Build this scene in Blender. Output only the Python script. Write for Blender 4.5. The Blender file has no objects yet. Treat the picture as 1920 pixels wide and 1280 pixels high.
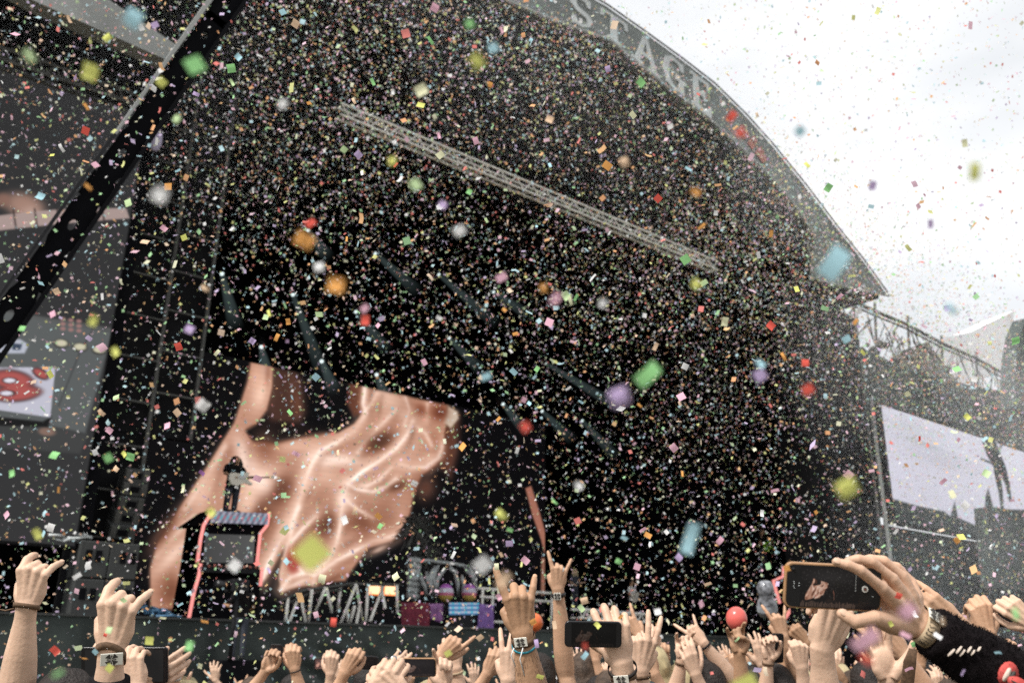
import bpy, bmesh, math, random
import numpy as np
from mathutils import Vector, Matrix, noise as mnoise
random.seed(7); rng = np.random.default_rng(7)
sc = bpy.context.scene
R_ = math.radians

# ------------------------------------------------------------------ camera
CAM_AZ, CAM_PITCH, CAM_ROLL, FPX, CAM_Z = R_(39), math.atan(582 / 1680), R_(.8), 1680.0, 2.0
CP = np.array([0, 0, CAM_Z])
FW = np.array([math.sin(CAM_AZ) * math.cos(CAM_PITCH), math.cos(CAM_AZ) * math.cos(CAM_PITCH), math.sin(CAM_PITCH)])
_r0 = np.array([math.cos(CAM_AZ), -math.sin(CAM_AZ), 0]); _u0 = np.cross(_r0, FW)
UP = math.cos(CAM_ROLL) * _u0 - math.sin(CAM_ROLL) * _r0
RT = math.cos(CAM_ROLL) * _r0 + math.sin(CAM_ROLL) * _u0
cd = bpy.data.cameras.new('camera'); cam = bpy.data.objects.new('camera', cd); sc.collection.objects.link(cam)
cam.matrix_world = Matrix(((RT[0], UP[0], -FW[0], CP[0]), (RT[1], UP[1], -FW[1], CP[1]), (RT[2], UP[2], -FW[2], CP[2]), (0, 0, 0, 1)))
cd.sensor_width = 36; cd.lens = 36 * FPX / 1920; cd.clip_start = .05; cd.clip_end = 2000
cd.dof.use_dof = True; cd.dof.focus_distance = 2.3; cd.dof.aperture_fstop = 4.7
sc.camera = cam

# ------------------------------------------------------------------ world, sun, exposure
w = bpy.data.worlds.new("World"); sc.world = w; w.use_nodes = True
nt = w.node_tree; nt.nodes.clear()
out = nt.nodes.new('ShaderNodeOutputWorld')
sky = nt.nodes.new('ShaderNodeTexSky'); sky.sky_type = 'NISHITA'; sky.sun_disc = False
SUN_EL, SUN_AZ = R_(50), R_(262)
sky.sun_elevation = SUN_EL; sky.sun_rotation = SUN_AZ
b1 = nt.nodes.new('ShaderNodeBackground'); b1.inputs[1].default_value = .1
b2 = nt.nodes.new('ShaderNodeBackground'); b2.inputs[1].default_value = .64
tc = nt.nodes.new('ShaderNodeTexCoord'); nz = nt.nodes.new('ShaderNodeTexNoise'); nz.inputs['Scale'].default_value = 2.6; nz.inputs['Detail'].default_value = 5
mp = nt.nodes.new('ShaderNodeMapping'); mp.inputs['Scale'].default_value = (1, 1, 2.2)
cr = nt.nodes.new('ShaderNodeValToRGB'); cr.color_ramp.elements[0].position = .35; cr.color_ramp.elements[1].position = .62
cr.color_ramp.elements[0].color = (.72, .74, .76, 1); cr.color_ramp.elements[1].color = (1, 1, 1, 1)
ms = nt.nodes.new('ShaderNodeMixShader'); ms.inputs[0].default_value = .94
L = nt.links.new
L(tc.outputs['Generated'], mp.inputs[0]); L(mp.outputs[0], nz.inputs['Vector']); L(nz.outputs[0], cr.inputs[0]); L(cr.outputs[0], b2.inputs[0])
L(sky.outputs[0], b1.inputs[0]); L(b1.outputs[0], ms.inputs[1]); L(b2.outputs[0], ms.inputs[2]); L(ms.outputs[0], out.inputs[0])
sd = bpy.data.lights.new('sun', 'SUN'); sd.energy = 2.5; sd.angle = R_(12); sd.color = (1, .97, .92)
sun = bpy.data.objects.new('sun', sd); sc.collection.objects.link(sun)
sv = Vector((math.sin(SUN_AZ) * math.cos(SUN_EL), math.cos(SUN_AZ) * math.cos(SUN_EL), math.sin(SUN_EL)))
sun.rotation_euler = sv.to_track_quat('Z', 'Y').to_euler()
sc.view_settings.view_transform = 'Standard'; sc.view_settings.look = 'None'; sc.view_settings.gamma = 1
sc.view_settings.exposure = .93
sc.render.engine = 'CYCLES'
sc.cycles.use_denoising = False; sc.cycles.max_bounces = 6; sc.cycles.diffuse_bounces = 3; sc.cycles.transparent_max_bounces = 12
sc.cycles.volume_bounces = 0; sc.cycles.caustics_reflective = False; sc.cycles.caustics_refractive = False

# ------------------------------------------------------------------ helpers
COL = sc.collection
def ray(px, py): return FW + RT * (px - 960) / FPX - UP * (py - 640) / FPX
def onY(px, py, Y):
    d = ray(px, py); return Vector(CP + d * (Y / d[1]))
def at(px, py, dist): return Vector(CP + ray(px, py) * dist)
def proj(P):
    D = np.asarray(P) - CP; k = D @ FW
    return 960 + FPX * (D @ RT) / k, 640 - FPX * (D @ UP) / k
def lin(c):
    return tuple(((v / 255) / 12.92 if v / 255 <= .04045 else ((v / 255 + .055) / 1.055) ** 2.4) for v in c)
def slin(a):
    a = np.clip(np.asarray(a, float) / 255, 0, 1); return np.where(a <= .04045, a / 12.92, ((a + .055) / 1.055) ** 2.4)

def mat(name, col=(.5, .5, .5), rough=.6, metal=0, var=.15, scale=6, bump=0, bscale=60, emit=None, es=1, spec=.4, sss=0):
    m = bpy.data.materials.new(name); m.use_nodes = True; n = m.node_tree.nodes; l = m.node_tree.links.new
    p = n['Principled BSDF']; p.inputs['Roughness'].default_value = rough; p.inputs['Metallic'].default_value = metal
    p.inputs['Specular IOR Level'].default_value = spec
    t = n.new('ShaderNodeTexCoord')
    z = n.new('ShaderNodeTexNoise'); z.inputs['Scale'].default_value = scale; z.inputs['Detail'].default_value = 4
    c = n.new('ShaderNodeValToRGB'); c.color_ramp.elements[0].position = .3; c.color_ramp.elements[1].position = .7
    c.color_ramp.elements[0].color = tuple(max(0, v * (1 - var)) for v in col) + (1,)
    c.color_ramp.elements[1].color = tuple(min(1, v * (1 + var)) for v in col) + (1,)
    l(t.outputs['Object'], z.inputs['Vector']); l(z.outputs[0], c.inputs[0]); l(c.outputs[0], p.inputs['Base Color'])
    if bump:
        b = n.new('ShaderNodeBump'); b.inputs['Strength'].default_value = bump; b.inputs['Distance'].default_value = .01
        z2 = n.new('ShaderNodeTexNoise'); z2.inputs['Scale'].default_value = bscale; z2.inputs['Detail'].default_value = 5
        l(t.outputs['Object'], z2.inputs['Vector']); l(z2.outputs[0], b.inputs['Height']); l(b.outputs[0], p.inputs['Normal'])
    if emit: p.inputs['Emission Color'].default_value = emit + (1,); p.inputs['Emission Strength'].default_value = es
    if sss:
        p.inputs['Subsurface Weight'].default_value = sss; p.inputs['Subsurface Radius'].default_value = (.012, .005, .003)
        p.inputs['Subsurface Scale'].default_value = 1
    return m
def attr_emit(name, strength, gloss=.3):
    m = bpy.data.materials.new(name); m.use_nodes = True; n = m.node_tree.nodes; l = m.node_tree.links.new
    p = n['Principled BSDF']; p.inputs['Base Color'].default_value = (.006, .006, .0065, 1); p.inputs['Specular IOR Level'].default_value = .15; p.inputs['Roughness'].default_value = gloss
    a = n.new('ShaderNodeVertexColor'); a.layer_name = 'Col'
    l(a.outputs[0], p.inputs['Emission Color']); p.inputs['Emission Strength'].default_value = strength
    return m
def attr_paper(name):
    m = bpy.data.materials.new(name); m.use_nodes = True; n = m.node_tree.nodes; l = m.node_tree.links.new
    n.remove(n['Principled BSDF']); a = n.new('ShaderNodeVertexColor'); a.layer_name = 'Col'
    d = n.new('ShaderNodeBsdfDiffuse'); t = n.new('ShaderNodeBsdfTranslucent'); x = n.new('ShaderNodeMixShader'); x.inputs[0].default_value = .45
    l(a.outputs[0], d.inputs[0]); l(a.outputs[0], t.inputs[0]); l(d.outputs[0], x.inputs[1]); l(t.outputs[0], x.inputs[2])
    l(x.outputs[0], n['Material Output'].inputs[0]); return m

def tag(o, label=None, cat=None, group=None, kind=None):
    if label: o['label'] = label
    if cat: o['category'] = cat
    if group: o['group'] = group
    if kind: o['kind'] = kind
    return o
def empty(name, loc=(0, 0, 0), label=None, cat=None, group=None):
    o = bpy.data.objects.new(name, None); COL.objects.link(o); o.location = loc; o.empty_display_size = .2
    return tag(o, label, cat, group)
class MB:
    def __init__(s): s.v = []; s.f = []
    def add(s, vs, fs):
        k = len(s.v); s.v += [tuple(v) for v in vs]; s.f += [tuple(i + k for i in f) for f in fs]; return s
    def box(s, lo, hi):
        x0, y0, z0 = lo; x1, y1, z1 = hi
        return s.add([(x0, y0, z0), (x1, y0, z0), (x1, y1, z0), (x0, y1, z0), (x0, y0, z1), (x1, y0, z1), (x1, y1, z1), (x0, y1, z1)],
                     [(0, 3, 2, 1), (4, 5, 6, 7), (0, 1, 5, 4), (1, 2, 6, 5), (2, 3, 7, 6), (3, 0, 4, 7)])
    def obox(s, c, ax, ay, az, hx, hy, hz):
        c = Vector(c); P = []
        for k in (-1, 1):
            for i, j in ((-1, -1), (1, -1), (1, 1), (-1, 1)): P.append(c + ax * hx * i + ay * hy * j + az * hz * k)
        return s.add(P, [(0, 3, 2, 1), (4, 5, 6, 7), (0, 1, 5, 4), (1, 2, 6, 5), (2, 3, 7, 6), (3, 0, 4, 7)])
    def tube(s, pts, rad, n=10, ref=None, flat=1.0, caps=True):
        """rings along pts; rad number or list; flat = second axis factor, number or list"""
        pts = [Vector(p) for p in pts]; N = len(pts)
        rad = rad if hasattr(rad, '__len__') else [rad] * N; fl = flat if hasattr(flat, '__len__') else [flat] * N
        k = len(s.v); ref = Vector(ref) if ref is not None else None; pa = None
        for i, p in enumerate(pts):
            t = (pts[min(i + 1, N - 1)] - pts[max(i - 1, 0)]).normalized()
            a = ref if ref is not None else (pa if pa is not None else (Vector((0, 0, 1)) if abs(t.z) < .9 else Vector((1, 0, 0))))
            a = (a - t * a.dot(t)); a = a.normalized() if a.length > 1e-6 else t.orthogonal().normalized()
            pa = a; b = t.cross(a)
            for j in range(n):
                q = 2 * math.pi * j / n; s.v.append(tuple(p + a * math.cos(q) * rad[i] + b * math.sin(q) * rad[i] * fl[i]))
        for i in range(N - 1):
            for j in range(n):
                s.f.append((k + i * n + j, k + i * n + (j + 1) % n, k + (i + 1) * n + (j + 1) % n, k + (i + 1) * n + j))
        if caps:
            s.f.append(tuple(k + j for j in reversed(range(n)))); s.f.append(tuple(k + (N - 1) * n + j for j in range(n)))
        return s
    def prism(s, poly, ext):
        ext = Vector(ext); n = len(poly); P = [Vector(p) for p in poly]
        s.add(P + [p + ext for p in P], [tuple(range(n)), tuple(reversed(range(n, 2 * n)))] + [(i, i + n, (i + 1) % n + n, (i + 1) % n) for i in range(n)])
        return s
    def ball(s, c, r, n=12, m=8, sx=1, sy=1, sz=1, ax=None):
        c = Vector(c); X, Y, Z = ax if ax else (Vector((1, 0, 0)), Vector((0, 1, 0)), Vector((0, 0, 1)))
        k = len(s.v)
        for i in range(m + 1):
            th = math.pi * i / m
            for j in range(n):
                q = 2 * math.pi * j / n
                s.v.append(tuple(c + X * (r * sx * math.sin(th) * math.cos(q)) + Y * (r * sy * math.sin(th) * math.sin(q)) + Z * (r * sz * math.cos(th))))
        for i in range(m):
            for j in range(n): s.f.append((k + i * n + j, k + (i + 1) * n + j, k + (i + 1) * n + (j + 1) % n, k + i * n + (j + 1) % n))
        return s
    def build(s, name, m, parent=None, smooth=False, weld=True):
        me = bpy.data.meshes.new(name); me.from_pydata(s.v, [], s.f)
        if weld:
            bm = bmesh.new(); bm.from_mesh(me); bmesh.ops.remove_doubles(bm, verts=bm.verts, dist=1e-6)
            bmesh.ops.recalc_face_normals(bm, faces=bm.faces); bm.to_mesh(me); bm.free()
        if smooth: me.polygons.foreach_set('use_smooth', [True] * len(me.polygons))
        if m: me.materials.append(m)
        o = bpy.data.objects.new(name, me); COL.objects.link(o)
        if parent is not None:
            o.parent = parent; o.matrix_parent_inverse = Matrix.Translation(-parent_world(parent))
        return o
def parent_world(p):
    v = Vector((0, 0, 0))
    while p is not None: v = v + Vector(p.location); p = None if p.parent is None else None
    return v
def bevel(o, wd=.01, seg=2):
    b = o.modifiers.new('b', 'BEVEL'); b.width = wd; b.segments = seg; b.limit_method = 'ANGLE'; return o

# materials
M = {}
M['black'] = mat('black_drape', (.0045, .0045, .006), .95, spec=.1)
M['black2'] = mat('black_metal', (.012, .012, .014), .6, spec=.2)
M['scrim'] = mat('dark_scrim', (.009, .009, .010), .95, var=.3, scale=1.5, spec=.1)
M['alu'] = mat('aluminium_tube', (.8, .78, .72), .5, 0, var=.2, scale=3)
M['dimalu'] = mat('weathered_tube', (.07, .07, .065), .6, .2, var=.3, scale=3)
M['grey'] = mat('grey_speaker_paint', (.036, .038, .037), .6, var=.15, bump=.1)
M['skirt'] = mat('dark_green_grey_drape', (.034, .042, .040), .8, var=.3, scale=.8, bump=.3, bscale=8, spec=.25)
M['fascia'] = mat('grey_fascia_panel', (.15, .168, .16), .7, var=.2, scale=.8)
M['letter'] = mat('pale_letter_paint', (.5, .53, .53), .6, var=.12, scale=2)
M['redp'] = mat('red_emblem_paint', (.36, .12, .09), .6, var=.2)
M['canopy'] = mat('pale_grey_canopy', (.3, .31, .3), .8, var=.15, scale=1)
M['tarp'] = mat('white_tarpaulin', (.88, .88, .9), .8, var=.06, scale=.3)
M['ground'] = mat('trampled_ground', (.09, .08, .055), .95, var=.4, scale=1.2, bump=.5, bscale=12)
M['neon'] = mat('pink_neon_tube', (.7, .25, .22), .4, emit=(1, .33, .3), es=.5)
M['lampw'] = mat('warm_lamp_glass', (.6, .4, .25), .3, emit=(1, .5, .26), es=1.0)
M['lamp_halo'] = mat('orange_halo_glow', (.8, .3, .1), .4, emit=(1, .25, .06), es=.6)
M['lens'] = mat('lit_lens', (.9, 1, 1), .3, emit=(.75, .9, .9), es=.55)
M['maroon'] = mat('maroon_banner', (.16, .015, .035), .7, var=.3)
M['purple'] = mat('purple_banner', (.3, .13, .32), .7, var=.4, scale=3)
M['violet'] = mat('violet_cloth', (.22, .12, .36), .7, var=.3, scale=4)
M['bone'] = mat('grey_bone_resin', (.33, .35, .35), .4, var=.3, scale=5)
M['plum'] = mat('dark_feather', (.02, .024, .025), .8)
M['shirt'] = mat('black_cotton', (.012, .011, .012), .95, var=.3, scale=30, bump=.6, bscale=300, spec=.1)
M['greyshirt'] = mat('grey_cotton', (.10, .12, .12), .9, var=.2, bump=.2)
M['denim'] = mat('dark_denim', (.04, .045, .06), .9, bump=.2)
M['shoe'] = mat('black_shoe', (.02, .02, .02), .5)
M['white'] = mat('white_cotton', (.75, .75, .73), .8)
M['hair_dark'] = mat('dark_brown_hair', (.018, .013, .011), .6, var=.5, scale=25, bump=1, bscale=120)
M['hair_blond'] = mat('blond_hair', (.42, .35, .2), .6, var=.4, scale=15)
M['hair_grey'] = mat('brown_hair', (.07, .045, .03), .6, var=.5, scale=25, bump=1, bscale=120)
def skin(nm, c): return mat(nm, c, .52, var=.13, scale=14, bump=.13, bscale=90, spec=.35, sss=.05)
M['skin_a'] = skin('pale_skin', (.60, .40, .285)); M['skin_b'] = skin('warm_skin', (.50, .30, .19)); M['skin_c'] = skin('tanned_skin', (.38, .22, .13))
SKINS = [M['skin_a'], M['skin_b'], M['skin_c']]
M['skin_d'] = skin('ruddy_skin', (.58, .365, .25))
M['leather'] = mat('dark_leather', (.02, .014, .012), .5, bump=.5, bscale=200)
M['band'] = mat('brown_woven_band', (.12, .07, .04), .8, var=.4, scale=120)
M['tanband'] = mat('tan_woven_band', (.45, .34, .22), .8, var=.12, scale=60)
M['plate'] = mat('white_enamel_plate', (.72, .70, .62), .35)
M['ink'] = mat('dark_ink', (.04, .035, .03), .7)
M['teal'] = mat('teal_plastic', (.03, .25, .32), .5)
M['steel'] = mat('brushed_steel', (.5, .5, .5), .25, .9)
M['case'] = mat('tan_phone_case', (.36, .2, .10), .45, var=.2, scale=40)
M['blackp'] = mat('black_phone_case', (.012, .012, .014), .3)
M['screen'] = attr_emit('lit_phone_screen', .62, .12)
M['led'] = attr_emit('led_screen_pixels', .60, .7)
M['paper'] = attr_paper('confetti_paper')
M['lime'] = mat('lime_lacquer', (.35, .8, .05), .3)
M['cream'] = mat('cream_lacquer', (.82, .77, .66), .3)

# ------------------------------------------------------------------ ground
g = MB().add([(-400, -400, 0), (600, -400, 0), (600, 600, 0), (-400, 600, 0)], [(0, 1, 2, 3)]).build('ground', M['ground'], weld=False)
tag(g, 'trampled brown festival field', kind='structure')

# ------------------------------------------------------------------ the stage
DECK = 2.62
XC = 19.6
OUT = [(19.6, 24.5), (21.6, 24.35), (23.8, 24.15), (25.7, 23.9), (27.7, 23.3), (29.4, 22.6), (31.7, 21.45), (34.1, 20.05), (35.9, 19.1), (37.7, 17.95)]
INN = [(19.6, 22.95), (21.0, 22.65), (22.3, 22.4), (25.1, 22.0), (26.9, 21.5), (29.0, 20.85), (30.6, 20.05), (32.0, 19.0), (32.1, 17.1), (34.6, 17.45)]
INR = [(19.6, 22.95), (21.0, 22.65), (22.3, 22.4), (25.1, 22.0), (26.9, 21.5), (29.0, 20.85), (30.6, 20.05), (31.9, 19.05), (32.0, 17.3)]
def arch_z(x):
    x = XC + abs(x - XC); xs = [p[0] for p in OUT]; zs = [p[1] for p in OUT]
    return float(np.interp(x, xs, zs))
def inn_z(x):
    x = XC + abs(x - XC); return float(np.interp(x, [p[0] for p in INR[:-1]], [p[1] for p in INR[:-1]]))
stage = empty('festival_stage', (XC, 22, 0), 'huge black arched festival stage with a grey lettered fascia, confetti raining before it', 'stage')
FY = 19.0
def mir(pts): return [(2 * XC - x, z) for x, z in reversed(pts[1:])] + list(pts)
# fascia: strips between outer and inner curve
mb = MB()
tip = [(32.0, 17.1), (34.6, 17.45), (37.7, 17.95)]
for sgn in (1, -1):
    def q(p): return (XC + sgn * (p[0] - XC), p[1])
    xs = np.linspace(XC, 32.0 if sgn > 0 else 30.4, 26)
    for a, b in zip(xs[:-1], xs[1:]):
        P = [q((a, inn_z(a))), q((b, inn_z(b))), q((b, arch_z(b))), q((a, arch_z(a)))]
        mb.prism([(x, FY, z) for x, z in P], (0, .35, 0))
    if sgn < 0: continue
    P = [q((32.0, 17.1)), q((34.6, 17.45)), q((37.7, 17.95)), q((35.9, 19.1)), q((34.1, 20.05)), q((32.0, arch_z(32)))]
    mb.prism([(x, FY, z) for x, z in P], (0, .35, 0))
mb.build('fascia', M['fascia'], stage)
# edge trims
for nm, curve, rr, mt in (('upper_edge_trim', mir(OUT)[4:], .035, 'dimalu'), ('lower_edge_trim', mir(INR[:-1])[1:], .08, 'canopy')):
    MB().tube([(x, FY - .09, z) for x, z in curve], rr, 6).build(nm, M[mt], stage)
MB().tube([(32.0, FY - .05, 17.0), (34.6, FY - .05, 17.35), (37.8, FY - .05, 17.85)], .06, 6).build('corner_trim', M['canopy'], stage)
# roof shell and ceiling
mb = MB(); pts = mir(OUT); n = len(pts)
mb.add([(x, FY + .35, z) for x, z in pts] + [(x, 42, z) for x, z in pts], [(i, i + 1, i + 1 + n, i + n) for i in range(n - 1)])
ro = mb.build('roof', M['black2'], stage); s_ = ro.modifiers.new('s', 'SOLIDIFY'); s_.thickness = .25; s_.offset = -1
MB().box((2, 41.5, 0), (37.5, 41.8, 25.5)).build('back_wall', M['black'], stage)
MB().box((36.6, 24, 0), (36.9, 41.5, 20)).build('side_wall', M['black'], stage)
MB().box((2.3, 26, 0), (2.6, 41.5, 20)).build('side_wall', M['black'], stage)
MB().box((-6, 22.2, 0), (48, 41.4, DECK - .01)).build('deck', M['black2'], stage)
# ceiling girders inside
mb = MB()
for y in (23, 28.5, 34):
    zz = 19.6
    for z in (zz, zz + .8): mb.tube([(5, y, z), (34, y, z)], .06, 6)
    for k in range(29):
        mb.tube([(5 + k, y, zz + .8 * (k % 2)), (6 + k, y, zz + .8 * ((k + 1) % 2))], .035, 5)
mb.build('ceiling_girders', M['black2'], stage)
# front skirt: draped fabric, real folds
mb = MB(); nx, nz_ = 420, 16
for i in range(nx + 1):
    x = -6 + 54 * i / nx
    for j in range(nz_ + 1):
        z = DECK * (1 - j / nz_)
        fold = mnoise.noise(Vector((x * 1.6, z * .25, 3))) * .16 + mnoise.noise(Vector((x * 5 + z * 1.2, z * .4, 9))) * .06
        if 9.5 < x < 18: fold += .10 * math.sin((x + z * 1.9) * 5.2 + 2 * mnoise.noise(Vector((x, z, 1)))) * min(1, (j / nz_) * 2.5) * min(1, (x - 9.5) / 1.5) * min(1, (18 - x) / 2)
        mb.v.append((x, 22 - fold * min(1, .15 + j / 5), z))
for i in range(nx):
    for j in range(nz_):
        a = i * (nz_ + 1) + j; mb.f.append((a, a + 1, a + nz_ + 2, a + nz_ + 1))
mb.build('front_skirt', M['skirt'], stage, smooth=True, weld=False)
MB().box((-6, 21.95, DECK), (48, 22.25, DECK + .05)).build('deck_edge', M['grey'], stage)
# letters S T A G E along the fascia, slab serifs with stencil gaps
GL = {
 'S': [[(.82, .98), (.82, .72), (.7, .72), (.62, .86), (.38, .88), (.27, .76), (.36, .62), (.74, .48), (.9, .3), (.8, .08), (.5, 0), (.16, .06), (.14, .3), (.24, .3), (.34, .14), (.54, .1), (.7, .2), (.66, .34), (.28, .48), (.08, .66), (.14, .9), (.4, 1.0), (.66, .96)]],
 'T': [[(.02, 1), (.98, 1), (1.0, .72), (.9, .72), (.84, .88), (.6, .88), (.6, .1), (.74, .1), (.74, 0), (.26, 0), (.26, .1), (.36, .1), (.36, .88), (.16, .88), (.1, .72), (0, .72)]],
 'A': [[(.44, 1), (.58, 1), (.92, .1), (1.04, .1), (1.04, 0), (.6, 0), (.6, .1), (.72, .1), (.64, .34), (.34, .34), (.27, .1), (.38, .1), (.38, 0), (-.04, 0), (-.04, .1), (.08, .1)], None, [(.5, .8), (.61, .46), (.38, .46)]],
 'G': [[(.9, .98), (.9, .7), (.78, .7), (.7, .86), (.5, .9), (.3, .78), (.24, .5), (.32, .2), (.5, .1), (.66, .14), (.68, .36), (.54, .36), (.54, .46), (1.0, .46), (1.0, .36), (.88, .36), (.88, 0), (.74, .06), (.46, -.02), (.16, .1), (.02, .5), (.14, .88), (.44, 1.02), (.76, .94)]],
 'E': [[(0, 1), (.9, 1), (.92, .7), (.82, .7), (.74, .88), (.36, .88), (.36, .56), (.56, .56), (.6, .66), (.68, .66), (.68, .34), (.6, .34), (.56, .44), (.36, .44), (.36, .12), (.76, .12), (.86, .32), (.96, .32), (.92, 0), (0, 0), (0, .1), (.12, .1), (.12, .9), (0, .9)]]}
def letter(ch, x0, x1, m_):
    # the letter stands on the curved band between INN and OUT
    bm = bmesh.new(); polys = GL[ch]
    vs = [bm.verts.new((p[0], 0, p[1])) for p in polys[0]]; es = [bm.edges.new((vs[i], vs[(i + 1) % len(vs)])) for i in range(len(vs))]
    if len(polys) > 2:
        v2 = [bm.verts.new((p[0], 0, p[1])) for p in polys[2]]; es += [bm.edges.new((v2[i], v2[(i + 1) % 3])) for i in range(3)]
    bmesh.ops.triangle_fill(bm, edges=es, use_beauty=True)
    r = bmesh.ops.extrude_face_region(bm, geom=bm.faces[:]); 
    for v in [e for e in r['geom'] if isinstance(e, bmesh.types.BMVert)]: v.co.y = -1
    for v in bm.verts:
        x = x0 + (x1 - x0) * v.co.x; zl, zh = inn_z(x) + .2, arch_z(x) - .22
        v.co = (x, FY - .004 + v.co.y * .05, zl + (zh - zl) * v.co.z)
    bmesh.ops.recalc_face_normals(bm, faces=bm.faces)
    me = bpy.data.meshes.new('letter'); bm.to_mesh(me); bm.free(); me.materials.append(m_)
    o = bpy.data.objects.new('letter', me); COL.objects.link(o); o.parent = stage; o.matrix_parent_inverse = Matrix.Translation(-stage.location)
for ch, a, b in (('S', 17.7, 19.0), ('T', 19.3, 20.7), ('A', 20.95, 22.35), ('G', 22.6, 23.95), ('E', 24.25, 25.5)): letter(ch, a, b, M['letter'])
mb = MB()
for (cx, cz, r) in ((27.5, 22.4, .3), (27.95, 22.0, .22), (28.6, 21.75, .34), (28.2, 22.3, .16)):
    k = 9; mb.prism([(cx + r * (1 + .35 * math.sin(3 * t + cx)) * math.cos(t), FY - .06, cz + r * (1 + .3 * math.cos(4 * t)) * math.sin(t)) for t in [2 * math.pi * i / k for i in range(k)]], (0, .05, 0))
mb.build('red_emblem', M['redp'], stage)

# ------------------------------------------------------------------ painted LED pictures (flat luminous screens)
def smooth(x): x = np.clip(x, 0, 1); return x * x * (3 - 2 * x)
def poly_sd(px, py, poly):
    poly = np.array(poly, float); d = np.full(px.shape, 1e9); ins = np.zeros(px.shape, bool)
    for i in range(len(poly)):
        a, b = poly[i], poly[(i + 1) % len(poly)]; e = b - a
        t = np.clip(((px - a[0]) * e[0] + (py - a[1]) * e[1]) / (e @ e), 0, 1)
        d = np.minimum(d, np.hypot(px - a[0] - t * e[0], py - a[1] - t * e[1]))
        c = ((a[1] <= py) & (b[1] > py)) | ((b[1] <= py) & (a[1] > py))
        with np.errstate(divide='ignore', invalid='ignore'): xi = a[0] + (py - a[1]) / (b[1] - a[1] + 1e-12) * e[0]
        ins ^= c & (px < xi)
    return np.where(ins, -d, d)
def line_d(px, py, pts):
    d = np.full(px.shape, 1e9)
    for a, b in zip(pts[:-1], pts[1:]):
        a = np.array(a, float); b = np.array(b, float); e = b - a
        t = np.clip(((px - a[0]) * e[0] + (py - a[1]) * e[1]) / (e @ e + 1e-9), 0, 1)
        d = np.minimum(d, np.hypot(px - a[0] - t * e[0], py - a[1] - t * e[1]))
    return d
class Paint:
    def __init__(s, px, py, base): s.px, s.py = px, py; s.c = np.ones(px.shape + (3,)) * np.array(base, float)
    def mix(s, col, a): s.c = s.c * (1 - a[..., None]) + np.array(col, float) * a[..., None]; return s
    def poly(s, pts, col, soft=2, al=1): return s.mix(col, al * smooth(.5 - poly_sd(s.px, s.py, pts) / (2 * soft)))
    def line(s, pts, col, wd=3, al=1): d = line_d(s.px, s.py, pts); return s.mix(col, al * np.exp(-(d / wd) ** 2))
    def blob(s, x, y, rx, ry, col, al=1, rot=0, p=2):
        c, q = math.cos(R_(rot)), math.sin(R_(rot)); dx, dy = s.px - x, s.py - y
        u, v = (dx * c + dy * q) / rx, (-dx * q + dy * c) / ry
        return s.mix(col, al * np.exp(-(u * u + v * v) ** (p / 2)))
def picture(name, O, A, B, na, nb, fn, m, parent):
    """flat luminous grid: origin O, edge vectors A, B"""
    a, b = np.meshgrid(np.linspace(0, 1, na), np.linspace(0, 1, nb), indexing='ij')
    P = np.array(O) + a[..., None] * np.array(A) + b[..., None] * np.array(B)
    col = slin(fn(P, a, b))
    me = bpy.data.meshes.new(name); P = P.reshape(-1, 3)
    idx = np.arange(na * nb).reshape(na, nb); f = np.stack([idx[:-1, :-1], idx[1:, :-1], idx[1:, 1:], idx[:-1, 1:]], -1).reshape(-1, 4)
    me.from_pydata(P.tolist(), [], f.tolist())
    ca = me.color_attributes.new('Col', 'FLOAT_COLOR', 'POINT')
    ca.data.foreach_set('color', np.concatenate([col.reshape(-1, 3), np.ones((na * nb, 1))], 1).astype('f4').ravel())
    me.materials.append(m); o = bpy.data.objects.new(name, me); COL.objects.link(o)
    if parent: o.parent = parent; o.matrix_parent_inverse = Matrix.Translation(-parent.location)
    return o
def pxy(P):
    D = P - CP; k = D @ FW; return 960 + FPX * (D @ RT) / k, 640 - FPX * (D @ UP) / k
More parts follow.
